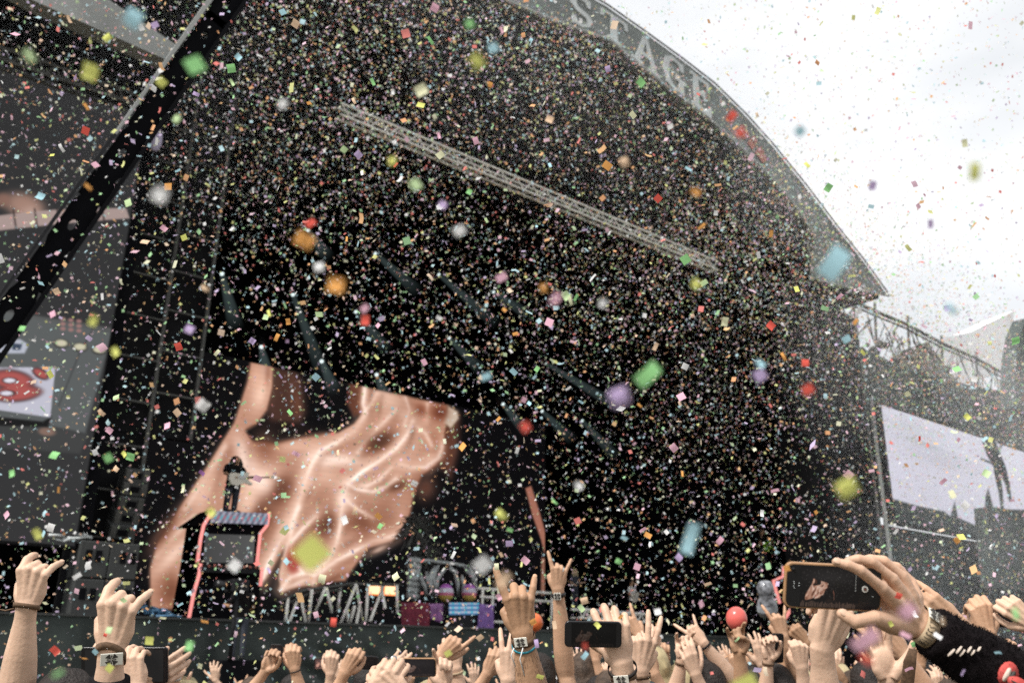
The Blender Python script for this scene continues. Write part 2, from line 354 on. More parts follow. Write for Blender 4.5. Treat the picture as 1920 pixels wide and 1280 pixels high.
def art_flesh(px, py):
    p = Paint(px, py, (7, 6, 8)); S = (186, 145, 126); Hh = (242, 222, 210); D = (96, 64, 52); BR = (124, 86, 72)
    z = lambda *q: [(244 + x / 2.529, 638 + y / 2.529) for x, y in q]
    p.poly(z((680, 120), (790, 145), (820, 200), (830, 340), (780, 400), (660, 400), (640, 300)), (84, 54, 44), 14, .85)
    p.blob(*z((790, 290))[0], 10, 40, (140, 96, 78), .6, -8)
    p.poly(z((1040, 200), (1110, 220), (1130, 340), (1060, 360), (1030, 300)), (112, 70, 56), 6)
    p.poly(z((1500, 320), (1560, 350), (1555, 520), (1520, 650), (1480, 600), (1450, 520)), (100, 62, 50), 12)
    p.poly(z((570, 100), (680, 122), (676, 220), (650, 330), (600, 400), (550, 430), (580, 470), (680, 480), (800, 450), (900, 432), (985, 435), (1060, 395), (1112, 330), (1104, 222), (1300, 262), (1505, 305), (1500, 400), (1482, 520), (1450, 590), (1385, 640), (1345, 740), (1330, 820), (1290, 890), (1240, 950),
             (1130, 985), (1060, 1080), (1020, 1140), (880, 1150), (715, 1190), (705, 1100), (742, 965), (640, 1130), (600, 1160), (500, 1200), (260, 1270), (95, 1280), (92, 1080), (125, 960), (240, 780), (360, 600), (440, 470), (490, 390), (520, 300), (555, 190)), S, 4)
    p.poly(z((560, 425), (640, 380), (800, 400), (960, 420), (900, 440), (800, 456), (680, 486), (590, 474)), (26, 18, 17), 9, .9)
    p.poly(z((1505, 305), (1555, 335), (1560, 370), (1520, 420), (1490, 390)), (188, 172, 156), 4)
    for x, y, rx, ry, col, al, rot in ((690, 720, 110, 60, BR, .95, -38), (600, 840, 70, 70, (112, 76, 64), .95, 20), (560, 960, 50, 90, (118, 82, 68), .9, 25), (640, 500, 50, 60, (150, 106, 88), .7, 0), (1180, 480, 80, 42, D, .9, -20), (1335, 430, 16, 60, D, .85, 15),
            (1250, 690, 60, 26, D, .85, -15), (1110, 850, 90, 60, (140, 98, 82), .8, 0), (930, 870, 70, 60, BR, .85, -30), (870, 800, 40, 90, (160, 118, 100), .6, 20), (1060, 560, 120, 24, (152, 110, 92), .5, -20), (1380, 330, 50, 30, (142, 88, 70), .8, 10), (1470, 340, 40, 40, (130, 76, 60), .8, 0),
            (1400, 700, 50, 60, (128, 84, 68), .75, 20), (1240, 800, 60, 70, (156, 114, 96), .7, 10), (160, 900, 34, 120, (116, 80, 66), .8, 36), (200, 1180, 60, 90, (142, 100, 82), .8, 20), (420, 640, 20, 100, (150, 110, 94), .5, 20), (1190, 300, 14, 60, (150, 112, 94), .8, 10), (1140, 280, 10, 60, (140, 100, 84), .8, 8),
            (1420, 480, 40, 50, (176, 122, 98), .7, 0), (780, 1040, 26, 60, (150, 70, 60), .9, 0), (1040, 960, 60, 20, (150, 108, 92), .8, -25), (960, 1130, 80, 18, (138, 100, 84), .6, -25), (650, 180, 14, 90, (156, 108, 88), .8, 6), (850, 720, 14, 80, (140, 100, 84), .7, 25)):
        X_, Y_ = z((x, y))[0]; p.blob(X_, Y_, rx / 2.529, ry / 2.529, col, al, rot)
    for x, y, rx, ry, col, al, rot in ((545, 560, 36, 90, Hh, .95, -22), (620, 670, 60, 60, (238, 214, 200), .85, 30), (560, 760, 50, 110, (224, 190, 170), .8, 15), (900, 560, 60, 40, Hh, .9, 0), (1000, 568, 110, 32, (236, 212, 198), .8, 0), (1020, 740, 34, 60, (250, 234, 224), .95, 12), (1080, 690, 60, 24, (244, 226, 214), .8, 10),
            (620, 250, 40, 80, (228, 194, 174), .8, 12), (600, 180, 26, 60, (212, 170, 148), .7, 0), (1260, 290, 60, 44, (220, 190, 170), .85, 0), (1290, 340, 30, 30, (228, 200, 182), .8, 0), (330, 740, 40, 130, (216, 180, 160), .7, 36), (210, 1010, 30, 110, (226, 196, 178), .8, 45), (800, 500, 110, 30, (212, 174, 154), .7, -4),
            (1430, 560, 60, 26, (220, 184, 164), .7, -20), (1180, 990, 70, 20, (226, 196, 180), .8, -25), (850, 640, 40, 80, (216, 180, 160), .6, 20), (930, 640, 60, 40, (214, 178, 158), .6, 0), (1110, 640, 80, 20, (220, 188, 170), .6, -30), (700, 950, 26, 110, (226, 196, 180), .8, 28), (850, 1100, 60, 30, (232, 206, 190), .8, -15)):
        X_, Y_ = z((x, y))[0]; p.blob(X_, Y_, rx / 2.529, ry / 2.529, col, al, rot)
    for q, wd, al in ((z((1112, 225), (1104, 300), (1118, 350), (1060, 430), (980, 482), (900, 522), (866, 575), (835, 650), (815, 720), (790, 800), (768, 870), (758, 950)), 4.2, .9),
                      (z((800, 790), (760, 880), (700, 970), (655, 1060), (620, 1150)), 4.6, .85), (z((1340, 380), (1312, 450), (1262, 510), (1180, 572), (1100, 622), (1042, 672), (1012, 735), (1002, 800), (996, 880), (980, 960), (940, 1040), (880, 1092), (868, 1150)), 3.8, .95),
                      (z((1030, 680), (1078, 706), (1150, 716), (1212, 692), (1260, 655)), 3.6, .9), (z((1482, 500), (1462, 556), (1402, 600), (1330, 602), (1285, 585)), 4.2, .85), (z((1170, 250), (1135, 310), (1110, 340)), 3, .6), (z((1265, 325), (1180, 410), (1112, 480), (1080, 530)), 4, .6),
                      (z((1340, 330), (1350, 400), (1400, 440), (1430, 500)), 4, .5), (z((1250, 925), (1150, 950), (1060, 1000), (980, 1040), (900, 1100), (720, 1182)), 4, .75), (z((758, 950), (776, 1050), (822, 1102), (872, 1112)), 3.2, .85), (z((745, 965), (718, 1060), (712, 1130)), 3, .7), (z((716, 1178), (760, 1120), (820, 1102)), 4, .7),
                      (z((882, 830), (820, 890), (768, 950)), 4, .6), (z((1410, 300), (1405, 380)), 3, .5), (z((1305, 270), (1325, 330), (1300, 400)), 3, .6), (z((1240, 600), (1180, 660), (1120, 690)), 3.4, .5), (z((1030, 760), (1080, 800), (1150, 840)), 4, .5), (z((300, 830), (200, 940), (130, 1020)), 5, .4), (z((450, 500), (380, 620), (260, 800)), 5, .4)):
        vr = .55 + .45 * np.sin(px * .045 + py * .03 + wd * 7) * np.cos(py * .037 - px * .021)
        p.line([(x + 7, y + 5) for x, y in q], (128, 86, 70), wd * 2.4, al * .55 * vr); p.line(q, (222, 188, 168), wd * 3.4, al * .5); p.line(q, (238, 214, 200), wd * 1.6, al * .55 * vr); p.line(q, (252, 240, 230), wd * .8, al * .75 * vr)
    rs = np.random.default_rng(4)
    for k in range(60):
        x, y = 300 + 560 * rs.random(), 700 + 400 * rs.random(); t = rs.random()
        p.mix((226, 192, 174) if t > .5 else (140, 96, 80), np.exp(-(((px - x) / (8 + 22 * rs.random())) ** 2 + ((py - y) / (12 + 26 * rs.random())) ** 2)) * .22 * smooth((p.c[..., 0] - 70) / 60))
    mid = np.array((196., 156., 136.)); dl = (p.c - mid).mean(-1, keepdims=True); k_ = smooth((p.c.mean(-1, keepdims=True) - 20) / 40)
    p.c = np.clip(p.c + np.where(dl < 0, dl * .55 * k_ * smooth((p.c.mean(-1, keepdims=True) - 55) / 60), dl * .25), 4, 255)
    lu = p.c.mean(-1, keepdims=True); p.c = np.clip(lu + (p.c - lu) * .98, 4, 255); g_ = smooth((lu - 60) / 60); p.c = np.clip(p.c + ((p.c - 158) * .22 + 5) * g_, 4, 255)
    p.blob(*z((775, 1040))[0], 13, 24, (166, 66, 58), .9, 0, 4)
    p.poly([(985, 915), (996, 910), (1012, 960), (1026, 1010), (1024, 1050), (1014, 1010), (998, 965)], (176, 116, 96), 2, .9)
    p.poly([(1015, 1045), (1026, 1045), (1026, 1115), (1014, 1115)], (150, 104, 84), 2, .9)
    return p.c * .98
def art_wing(px, py):
    p = Paint(px, py, (50, 50, 51))
    p.poly([(-200, 548), (40, 592), (210, 622), (160, 812), (100, 800), (-200, 770)], (96, 100, 100), 4)
    p.line([(-200, 552), (40, 590), (208, 618)], (120, 122, 120), 4, .6)
    p.poly([(-300, 770), (100, 800), (165, 815), (150, 850), (-300, 815)], (66, 67, 67), 4)
    p.line([(190, 590), (150, 660), (110, 760)], (60, 60, 62), 1.4, .8)
    p.blob(45, 385, 40, 24, (178, 140, 124), .95, 15, 4); p.blob(58, 398, 18, 12, (205, 172, 158), .8); p.blob(5, 375, 16, 14, (150, 112, 98), .9, 0, 4)
    p.poly([(-300, 440), (0, 404), (60, 397), (120, 392), (236, 390), (243, 409), (110, 420), (0, 432), (-300, 468)], (186, 164, 158), 1.6)
    for k in range(5): p.line([(-300, 446 + 4 * k), (0, 408 + 5 * k), (120, 396 + 5 * k), (240, 393 + 4 * k)], (150, 130, 126), .8, .5)
    for x in (28, 68, 110, 195): p.line([(x - 3, 392), (x + 2, 428)], (60, 50, 48), 1.8, .9)
    for x, y in ((115, 644), (150, 651), (186, 656)): p.blob(x, y, 15, 9, (52, 50, 46), .9, 5, 8).blob(x, y - 1, 12, 6.5, (222, 216, 186), 1, 5, 8)
    for i in range(3):
        for j in range(3): p.blob(118 + 15 * i, 598 + 9 * j + 2 * i, 5.5, 3.6, (172, 128, 124), .95, 0, 6)
    p.blob(88, 809, 17, 8, (150, 118, 104), .9, 5, 6)
    p.poly([(-120, 676), (-20, 640), (38, 636), (54, 646), (46, 662), (-120, 664)], (196, 200, 214), 2)
    p.poly([(20, 643), (42, 645), (38, 656), (24, 656)], (64, 76, 96), 1.5)
    p.poly([(-300, 770), (-60, 775), (80, 790), (97, 780), (90, 800), (-300, 790)], (14, 14, 15), 2)
    p.poly([(-300, 690), (104, 688), (94, 782), (-60, 760), (-300, 735)], (206, 205, 220), 1.4)
    K = (44, 30, 32); Rr = (186, 92, 88)
    for c, s in ((K, 3), (Rr, 0)):
        p.blob(22, 712, 40 + s, 17 + s, c, 1, 8, 8); p.blob(30, 737, 46 + s, 14 + s, c, 1, -4, 8); p.blob(76, 700, 15 + s, 7 + s, c, 1, 30, 8); p.blob(-60, 720, 40 + s, 22 + s, c, 1, 0, 8)
    p.c = p.c * .88
    p.blob(18, 713, 15, 6, K, 1, 0, 8).blob(18, 713, 12, 4.5, (214, 212, 222), 1, 0, 8)
    p.blob(14, 737, 16, 6, K, 1, 0, 8).blob(12, 737, 13, 4.5, (210, 206, 218), 1, 0, 8)
    return p.c
def art_right(px, py):
    p = Paint(px, py, (206, 204, 218))
    for a in ((1700, 800, 60, 14, (180, 182, 190), .8, 20), (1760, 860, 60, 16, (186, 184, 196), .7, 20), (1730, 830, 40, 6, (160, 166, 170), .6, 20), (1900, 860, 30, 50, (216, 214, 226), .6)): p.blob(*a)
    for k in range(4): p.line([(1660, 770 + 10 * k), (1920, 815 + 24 * k)], (216, 216, 228), 6, .4)
    K = (38, 44, 43)
    p.poly([(1650, 925), (1671, 934), (1720, 948), (1770, 958), (1782, 968), (1790, 940), (1796, 970), (1830, 985), (1845, 1000), (1848, 930), (1853, 915), (1862, 950), (1890, 955), (1930, 955), (1930, 1060), (1640, 1060)], K, 2)
    p.poly([(1842, 800), (1846, 792), (1854, 796), (1866, 826), (1876, 850), (1886, 876), (1893, 905), (1897, 940), (1893, 940), (1884, 905), (1876, 890), (1880, 920), (1882, 955), (1877, 955), (1872, 920), (1866, 896), (1862, 872), (1850, 852), (1842, 830)], K, 1.5)
    p.blob(1861, 783, 12, 15, K, 1, 0, 6); p.line([(1840, 860), (1860, 868), (1880, 830)], K, 2, .9)
    p.poly([(1842, 760), (1930, 760), (1930, 800), (1872, 780), (1874, 795), (1866, 790)], (110, 120, 116), 3, .8)
    return p.c * .98
def art_scene(u, v, lo=(20, 18, 18)):
    """whole stage as a camera screen shows it, u right 0..1, v down 0..1"""
    p = Paint(u * 1920 + 210, v * 1280, lo)
    im = art_flesh(150 + u * 1500, 420 + v * 860); al = smooth((im.mean(-1) - 24) / 30)[..., None] * (v < .97)[..., None]
    p.blob(1160, 300, 900, 260, (40, 38, 38), .8); p.c = p.c * (1 - al) + (im * .82) * al
    rs = np.random.default_rng(3)
    for k in range(150): x, y = 150 + rs.random() * 1900, rs.random() * 1000; p.blob(x, y, 9, 9, (130, 126, 120), .6)
    for k in range(36):
        x = 230 + 50 * k + 20 * rs.random(); y = 1190 - 90 * rs.random(); p.line([(x, 1290), (x + 15, y)], (116, 92, 78), 11, .8)
    return p.c

led = empty('led_wall', (18, 36, 8), 'giant led wall behind the guitarist showing skin under folds of pale cloth', 'led screen')
X0, X1, Z0, Z1 = 10.8, 31.5, DECK + .3, 13.72
picture('screen_face', (X0, 35.94, Z1), (X1 - X0, 0, 0), (0, 0, Z0 - Z1), 420, 300, lambda P, a, b: art_flesh(*pxy(P)) * (1 - .02 * (np.sin(P[..., 2] * 26) > .2))[..., None], M['led'], led)
MB().box((X0 - .05, 36, Z0 - .1), (X1 + .1, 36.3, Z1 + .05)).build('cabinet', M['black2'], led)
wing = empty('wing_screen', (2, 23, 10), 'tall dark grey side screen at stage left showing a guitar neck and cream knobs', 'led screen')
picture('screen_face', (-9, 22.94, 15.8), (14.55, 0, 0), (0, 0, -11.6), 520, 420, lambda P, a, b: art_wing(*pxy(P)), M['led'], wing)
MB().box((-9.05, 23, 4.15), (5.6, 23.4, 15.85)).build('cabinet', M['black2'], wing)
rw = empty('side_screen', (48, 20, 9), 'pale lilac side screen on the far side of the stage showing a standing silhouette', 'led screen')
a0 = onY(1658, 762, 20); a1 = onY(1672, 936, 20)
xr = a1.x; ztop, zbot = a0.z, onY(1671, 975, 20).z
picture('screen_face', (xr, 19.94, ztop), (16, 0, 0), (0, 0, zbot - ztop), 300, 160, lambda P, a, b: art_right(*pxy(P)), M['led'], rw)
MB().box((xr - .1, 20, zbot - .1), (xr + 16.1, 20.4, ztop + .1)).build('cabinet', M['black2'], rw)

# ------------------------------------------------------------------ left wing: canopy, girders, leaning beam, scaffold
cn = empty('wing_canopy', (2, 20, 17), 'pale grey canopy edge above the dark wing screen', 'canopy')
P = [onY(-260, -180, 20), onY(60, 0, 20), onY(311, 112, 20), onY(330, 84, 20), onY(190, -10, 20), onY(-120, -200, 20)]
MB().prism(P, (0, .5, 0)).build('canopy_edge', M['canopy'], cn)
P = [onY(-260, -170, 20.6), onY(311, 114, 20.6), onY(330, 250, 23.6), onY(-300, 60, 23.6)]
MB().prism(P, (0, 0, .1)).build('canopy_underside', M['black'], cn)
def truss(name, A, B, up, side, h, wd, nb, rc, rb, m_, label, cat, group=None, mb_=None):
    t = empty(name, A, label, cat, group); A, B = Vector(A), Vector(B); d = (B - A)
    u = Vector(up); s = Vector(side)
    cs = [A, A + s * wd, A - u * h, A - u * h + s * wd]
    for c in cs: MB().tube([c, c + d], rc, 7).build('chord', M[m_], t)
    mb = MB()
    for i in range(nb):
        for (p, q) in ((0, 2), (2, 3)):
            a, b = cs[p] + d * (i / nb), cs[q] + d * ((i + .5) / nb); c = cs[p] + d * ((i + 1) / nb)
            mb.tube([a, b], rb, 5); mb.tube([b, c], rb, 5)
    mb.build('lattice', M[mb_ or m_], t, weld=False); return t
truss('roof_truss', onY(640, 194, 21), onY(1345, 490, 21), (0, 0, 1), (0, 1, 0), .38, .3, 26, .042, .024, 'alu', 'long silver box truss slanting across the dark upper stage', 'truss')
truss('roof_girder', onY(-200, -22, 22), onY(262, 148, 22), (0, 0, 1), (0, 1, 0), .5, .4, 14, .045, .02, 'dimalu', 'dull thin girder just under the pale wing canopy', 'truss')
truss('roof_girder', onY(-200, 20, 21), onY(250, 175, 21), (0, 0, 1), (0, 1, 0), .3, .4, 14, .04, .02, 'dimalu', 'second dull girder, directly above the dark wing screen', 'truss')
# leaning perforated beam (plane Y=16)
bt = empty('leaning_beam', onY(10, 630, 9.5), 'black perforated steel beam leaning diagonally across the wing screen, edge coloured pale as sunlit', 'support beam')
bY = 9.5; kB = bY / 16
A0, A1 = onY(-150, 776, bY), onY(560, -220, bY); B0 = onY(-150, 853, bY); wv = (B0 - A0)
dv = (A1 - A0).normalized(); Ln = (A1 - A0).length
B1 = A0 + dv * 0
nrm = Vector((dv.z, 0, -dv.x));  nrm = nrm if nrm.x > 0 else -nrm
Wb = abs((onY(202, 380, bY) - onY(161, 336, bY)).dot(nrm)); Wb = (onY(235, 320, bY) - onY(162, 335, bY)).dot(nrm)
bm = bmesh.new()
def P2(s, t, dy=0): return A0 + dv * s + nrm * t + Vector((0, dy, 0))
hole_s = [(onY(x, y, bY) - A0).dot(dv) for x, y in ((35, 600), (155, 432), (250, 300), (330, 190), (395, 75), (432, 12))] + [Ln - 1.2 * kB]
segs = []; prev = 0
mb = MB()
def hole_cell(s0, s1, c, r0, r1):
    k = 24; ring = [(c + r0 * math.cos(2 * math.pi * i / k), Wb / 2 + r1 * math.sin(2 * math.pi * i / k)) for i in range(k)]
    outr = []
    for i in range(k):
        a = 2 * math.pi * i / k; x, y = math.cos(a), math.sin(a)
        sc_ = min(((s1 - c) if x > 0 else (c - s0)) / max(abs(x), 1e-6), (Wb / 2) / max(abs(y), 1e-6)); outr.append((c + x * sc_, Wb / 2 + y * sc_))
    for i in range(k):
        j = (i + 1) % k
        for dy in (0, .04): mb.add([P2(*outr[i], dy), P2(*outr[j], dy), P2(*ring[j], dy), P2(*ring[i], dy)], [(0, 1, 2, 3)])
        mb.add([P2(*ring[i], 0), P2(*ring[j], 0), P2(*ring[j], .04), P2(*ring[i], .04)], [(0, 1, 2, 3)])
for c in hole_s:
    hl = .62 * kB; mb.prism([P2(prev, 0), P2(c - hl, 0), P2(c - hl, Wb), P2(prev, Wb)], (0, .04, 0)); hole_cell(c - hl, c + hl, c, .13 * kB, .06 * kB); prev = c + hl
mb.prism([P2(prev, 0), P2(Ln, 0), P2(Ln, Wb), P2(prev, Wb)], (0, .04, 0))
mb.build('web', M['black'], bt)
s_mid = (onY(215, 262, bY) - A0).dot(dv)
MB().prism([P2(s_mid, -.02, -.12), P2(Ln, -.02, -.12), P2(Ln, -.10, -.12), P2(s_mid, -.05, -.12)], (0, .3, 0)).build('sunlit_tone_flange', M['canopy'], bt)  # sunlight on this upper stretch is put into its pale colour
MB().prism([P2(0, -.02, -.12), P2(s_mid - .004, -.02, -.12), P2(s_mid - .004, -.06, -.12), P2(0, -.04, -.12)], (0, .3, 0)).build('lower_flange', M['black2'], bt)
MB().prism([P2(0, Wb, -.12), P2(Ln, Wb, -.12), P2(Ln, Wb + .04, -.12), P2(0, Wb + .04, -.12)], (0, .3, 0)).build('rear_flange', M['black'], bt)
# scaffold tower with scrim
st = empty('scaffold_tower', (7, 24.5, 0), 'dark scaffold tower hung with black scrim beside the wing screen', 'scaffold')
SX = (6.02, 7.25, 8.4)
MB().box((5.75, 24.6, 7.4), (8.5, 24.8, 21)).build('scrim', M['scrim'], st)
MB().box((5.75, 24.62, DECK), (7.3, 24.8, 7.39)).build('lower_scrim', M['scrim'], st)
for x in SX: MB().tube([(x, 24.4, DECK if x < 7.5 else 7.4), (x, 24.4, 21)], .06, 8).build('post', M['dimalu'], st)
for k in range(15):
    z = 3.4 + 1.2 * k
    MB().tube([(SX[0], 24.38, z), (SX[1], 24.38, z)], .035, 6).build('rail', M['dimalu'], st)
    if z > 7: MB().tube([(SX[1], 24.38, z + .35), (SX[2], 24.38, z + .35)], .035, 6).build('rail', M['dimalu'], st)
MB().box((5.66, 23.2, DECK), (5.92, 24.2, 21)).build('black_leg', M['black'], st)
ml = empty('oval_stage_lamp', onY(293, 262, 22.2), 'pale lilac oval lamp beside the leaning black beam', 'lamp')
MB().ball(onY(293, 262, 22.2), .24, sz=1.5, sx=.7, sy=.4).build('glass', mat('lilac_glass', (.4, .36, .5), .3), ml, True)
MB().tube([onY(293, 262, 22.4), onY(293, 262, 23.1)], .12, 10).build('housing', M['black2'], ml, True)

# speakers
def speaker_box(name, c, wd, h, dp, label, cat, group, tilt=0):
    o = empty(name, c, label, cat, group); C0 = Vector(c)
    ay = Vector((0, math.cos(tilt), math.sin(tilt))); az = Vector((0, -math.sin(tilt), math.cos(tilt))); ax = Vector((1, 0, 0))
    bevel(MB().obox(C0, ax, ay, az, wd / 2, dp / 2, h / 2).build('cabinet', M['grey'], o), .03)
    return o, C0, ax, ay, az
for k in range(5):
    px = (252, 247, 241, 233, 225)[k]; py = (893, 917, 943, 968, 993)[k]
    c = onY(px, py, 24.0 - .06 * k)
    ordn = ('Topmost', 'Second', 'Middle', 'Fourth', 'Lowest')[k]
    o, C0, ax, ay, az = speaker_box('line_array_speaker', c, .64, .36, .5, ordn + ' grey speaker of the hanging curved stack above the subwoofers', 'speaker', 'hanging line array speakers', R_(4 + 4 * k))
    for sx in (-1, 1): bevel(MB().obox(C0 - ay * .262 + ax * sx * .22, ax, ay, az, .07, .02, .15).build('side_horn', M['dimalu'], o), .01)
    MB().obox(C0 - ay * .262, ax, ay, az, .11, .015, .07).build('grille', M['black'], o)
for i in range(2):
    for j in range(2):
        x0, y0 = 5.98 + .68 * i, 23.2
        z0 = DECK + .08 + .86 * j; 
        lab = ('Lower', 'Upper')[j] + ' square grey subwoofer in the ' + ('outer' if i == 0 else 'inner') + ' column under the hanging array'
        o, C0, ax, ay, az = speaker_box('subwoofer', (x0, y0, z0 + .36), .67, .84, .8, lab, 'speaker', 'stacked subwoofers')
        for sx in (-.02, .2):
            for sz in (-.0,): MB().obox(C0 - ay * .405 + ax * (sx - .1 + .1 * i) + az * (sz + .08), ax, ay, az, .07, .012, .13).build('port', M['black'], o)
for k, (x, y, r) in enumerate(((142, 947, .17), (157, 956, .15))):
    o = empty('round_flood_lamp', onY(x, y, 23.6), ('Upper' if k == 0 else 'Lower') + ' of two round grey lamps beside the wing screen corner', 'lamp', 'round grey lamps')
    MB().ball(onY(x, y, 23.6), r).build('globe', M['canopy'], o, True)
    MB().tube([onY(x, y, 23.7), onY(x, y, 23.9) + Vector((0, 0, .05)), onY(x, y, 24.2)], .04, 8).build('bracket', M['black2'], o, True)

# stage lamps, each with a self-glowing cone imitating its faint teal beam
beam_m = bpy.data.materials.new('glowing_beam_cone'); beam_m.use_nodes = True; n = beam_m.node_tree.nodes; n.clear(); l = beam_m.node_tree.links.new
oo = n.new('ShaderNodeOutputMaterial'); em = n.new('ShaderNodeEmission'); em.inputs[0].default_value = (.45, .62, .62, 1)
t_ = n.new('ShaderNodeTexCoord'); sx_ = n.new('ShaderNodeSeparateXYZ'); m1 = n.new('ShaderNodeMapRange'); m1.inputs[1].default_value = 0; m1.inputs[2].default_value = 1; m1.inputs[3].default_value = .15; m1.inputs[4].default_value = 0
l(t_.outputs['Generated'], sx_.inputs[0]); l(sx_.outputs[2], m1.inputs[0]); l(m1.outputs[0], em.inputs[1]); l(em.outputs[0], oo.inputs[1])
BEAMS = [(416, 513, 436, 590), (549, 552, 592, 665), (577, 432, 606, 470), (703, 475, 765, 530), (822, 514, 905, 585), (925, 547, 975, 580), (667, 584, 712, 640), (603, 677, 622, 720), (706, 702, 722, 740),
         (842, 633, 888, 680), (1022, 680, 1130, 745), (943, 757, 975, 795), (1016, 770, 1060, 812), (1091, 788, 1140, 840), (1193, 632, 1240, 665), (490, 650, 500, 700)]
WH = ['far left', 'second', 'high left', 'upper middle', 'brightest middle', 'right of middle', 'small inner', 'low inner', 'lowest above the led wall', 'dim central', 'long right', 'lower right', 'lower right inner', 'lowest right', 'far right', 'short left']
for k, (x0, y0, x1, y1) in enumerate(BEAMS):
    a = onY(x0, y0, 33); b = onY(x1, y1, 32.2)
    o = empty('stage_spotlight', a, WH[k].capitalize() + ' white spotlight with a glowing beam cone inside the dark stage', 'spotlight', 'spotlights inside the stage roof')
    d = (b - a); Ln_ = d.length * 1.35; dn = d.normalized()
    MB().tube([a - dn * .5, a - dn * .1, a - dn * .02], [.13, .2, .2], 12).build('body', M['black2'], o, True)
    MB().ball(a, .085).build('lens', M['lens'], o, True)
    me = MB().tube([(0, 0, 0), (0, 0, Ln_)], [.1, .34], 16).build('beam', beam_m, None, False)
    me.parent = o; me.matrix_parent_inverse = Matrix.Identity(4); me.rotation_euler = dn.to_track_quat('Z', 'Y').to_euler()
# ------------------------------------------------------------------ podiums
def podium(Y, pts, label, mirror=False):
    pass
o = empty('arcade_podium', (10.9, 28, DECK), 'tall black podium under the guitarist, pink neon edges and grey screen', 'podium')
q = lambda x, y, d=0: onY(x, y, 28 + d)
MB().prism([q(395, 962), q(505, 966), q(490, 1000), q(484, 1062), q(492, 1075), q(478, 1168), q(353, 1166), q(374, 1050), q(384, 982)], (0, 1.6, 0)).build('body', M['black'], o)
MB().prism([q(352, 985, .25), q(396, 955, .25), q(396, 985, .25)], (0, 1, 0)).build('side_fin', M['black'], o)
mq = picture('marquee', q(396, 957, -.1), q(503, 962, -.1) - q(396, 957, -.1), q(394, 979, -.35) - q(396, 957, -.1), 60, 14,
             lambda P, a, b: np.stack([125 + 50 * np.sin(a * 60 + b * 6) * np.sin(b * 9), 125 + 36 * np.sin(a * 60 + b * 6), 140 + 36 * np.sin(a * 60 + b * 6)], -1), M['led'], o)
picture('screen', q(385, 1000, -.05), q(478, 1003, -.05) - q(385, 1000, -.05), q(381, 1054, -.05) - q(385, 1000, -.05), 20, 12, lambda P, a, b: np.ones(a.shape + (3,)) * 64 + (a * 16)[..., None], M['led'], o)
MB().prism([q(382, 1057, -.3), q(486, 1060, -.3), q(484, 1075, -.3), q(379, 1072, -.3)], (0, .3, 0)).build('control_shelf', M['black2'], o)
mb = MB()
for k in range(9): mb.ball(q(392 + 11 * k, 1061 + .3 * k, -.33), .05, 8, 6)
mb.build('buttons', M['redp'], o)
for line in ([(396, 953), (392, 968), (382, 984), (376, 1010), (370, 1054)], [(376, 1056), (373, 1078), (364, 1108), (353, 1164)], [(505, 960), (501, 984), (488, 1000), (481, 1062)], [(492, 1064), (488, 1098)]):
    MB().tube([q(x, y, -.12) for x, y in line], .055, 8).build('neon_tube', M['neon'], o, True)
o = empty('arcade_podium', onY(1480, 1180, 23.5), 'low black podium at far stage right, neon edges showing below the big phone', 'podium')
q2 = lambda x, y, d=0: onY(x, y, 23.5 + d)
MB().prism([q2(1452, 1090), q2(1560, 1110), q2(1520, 1145), q2(1508, 1190), q2(1470, 1190), q2(1484, 1145), q2(1462, 1128)], (0, 1.5, 0)).build('body', M['black'], o)
for line in ([(1469, 1062), (1469, 1080), (1450, 1088), (1462, 1130)], [(1484, 1140), (1471, 1160), (1473, 1185)], [(1521, 1142), (1508, 1163), (1512, 1178)]):
    MB().tube([q2(x, y, -.12) for x, y in line], .07, 8).build('neon_tube', M['neon'], o, True)
# ------------------------------------------------------------------ stage set pieces
o = empty('steel_framework', onY(640, 1170, 25), 'row of slanted grey steel tubes along the stage front under the led wall', 'framework')
q3 = lambda x, y, d=0: onY(x, y, 25 + d)
BARS = [(540, 1121, 535, 1170), (561, 1114, 541, 1170), (564, 1118, 573, 1168), (585, 1104, 578, 1170), (611, 1100, 592, 1145), (612, 1102, 622, 1148), (639, 1096, 633, 1146), (668, 1094, 638, 1170), (668, 1094, 680, 1168), (690, 1094, 686, 1166),
        (720, 1094, 694, 1164), (715, 1100, 722, 1140), (744, 1096, 745, 1150), (665, 1135, 655, 1172), (650, 1140, 652, 1170), (675, 1130, 668, 1170)]
for a, b, c, d in BARS: MB().tube([q3(a, b, random.uniform(-.3, .6)), q3(c, d, random.uniform(-.3, .3))], .05, 7).build('bar', M['alu'], o, True)
MB().tube([q3(520, 1130), q3(570, 1106), q3(660, 1094), q3(750, 1096)], .05, 7).build('top_rail', M['dimalu'], o, True)
MB().tube([q3(520, 1140), q3(580, 1112), q3(640, 1104)], .04, 7).build('top_rail', M['dimalu'], o, True)
for k, x in enumerate((703, 733)):
    c = onY(x, 1104 + k, 25.8); o = empty('warm_stage_lamp', c, ('Left' if k == 0 else 'Right') + ' of two glowing orange square lamps behind the steel tubes', 'lamp', 'glowing square lamps')
    MB().box((c.x - .22, c.y, c.z - .14), (c.x + .22, c.y + .02, c.z + .14)).build('glass', M['lampw'], o)
    MB().box((c.x - .26, c.y + .003, c.z - .18), (c.x + .26, c.y + .018, c.z + .18)).build('halo_plate', M['lamp_halo'], o)  # emissive plate imitates the orange halo round the lamp glass
    MB().box((c.x - .26, c.y + .024, c.z - .18), (c.x + .26, c.y + .3, c.z + .18)).build('housing', M['black2'], o)
    MB().tube([c + Vector((0, .15, -.18)), Vector((c.x, c.y + .15, DECK))], .03, 6).build('stand', M['black2'], o)
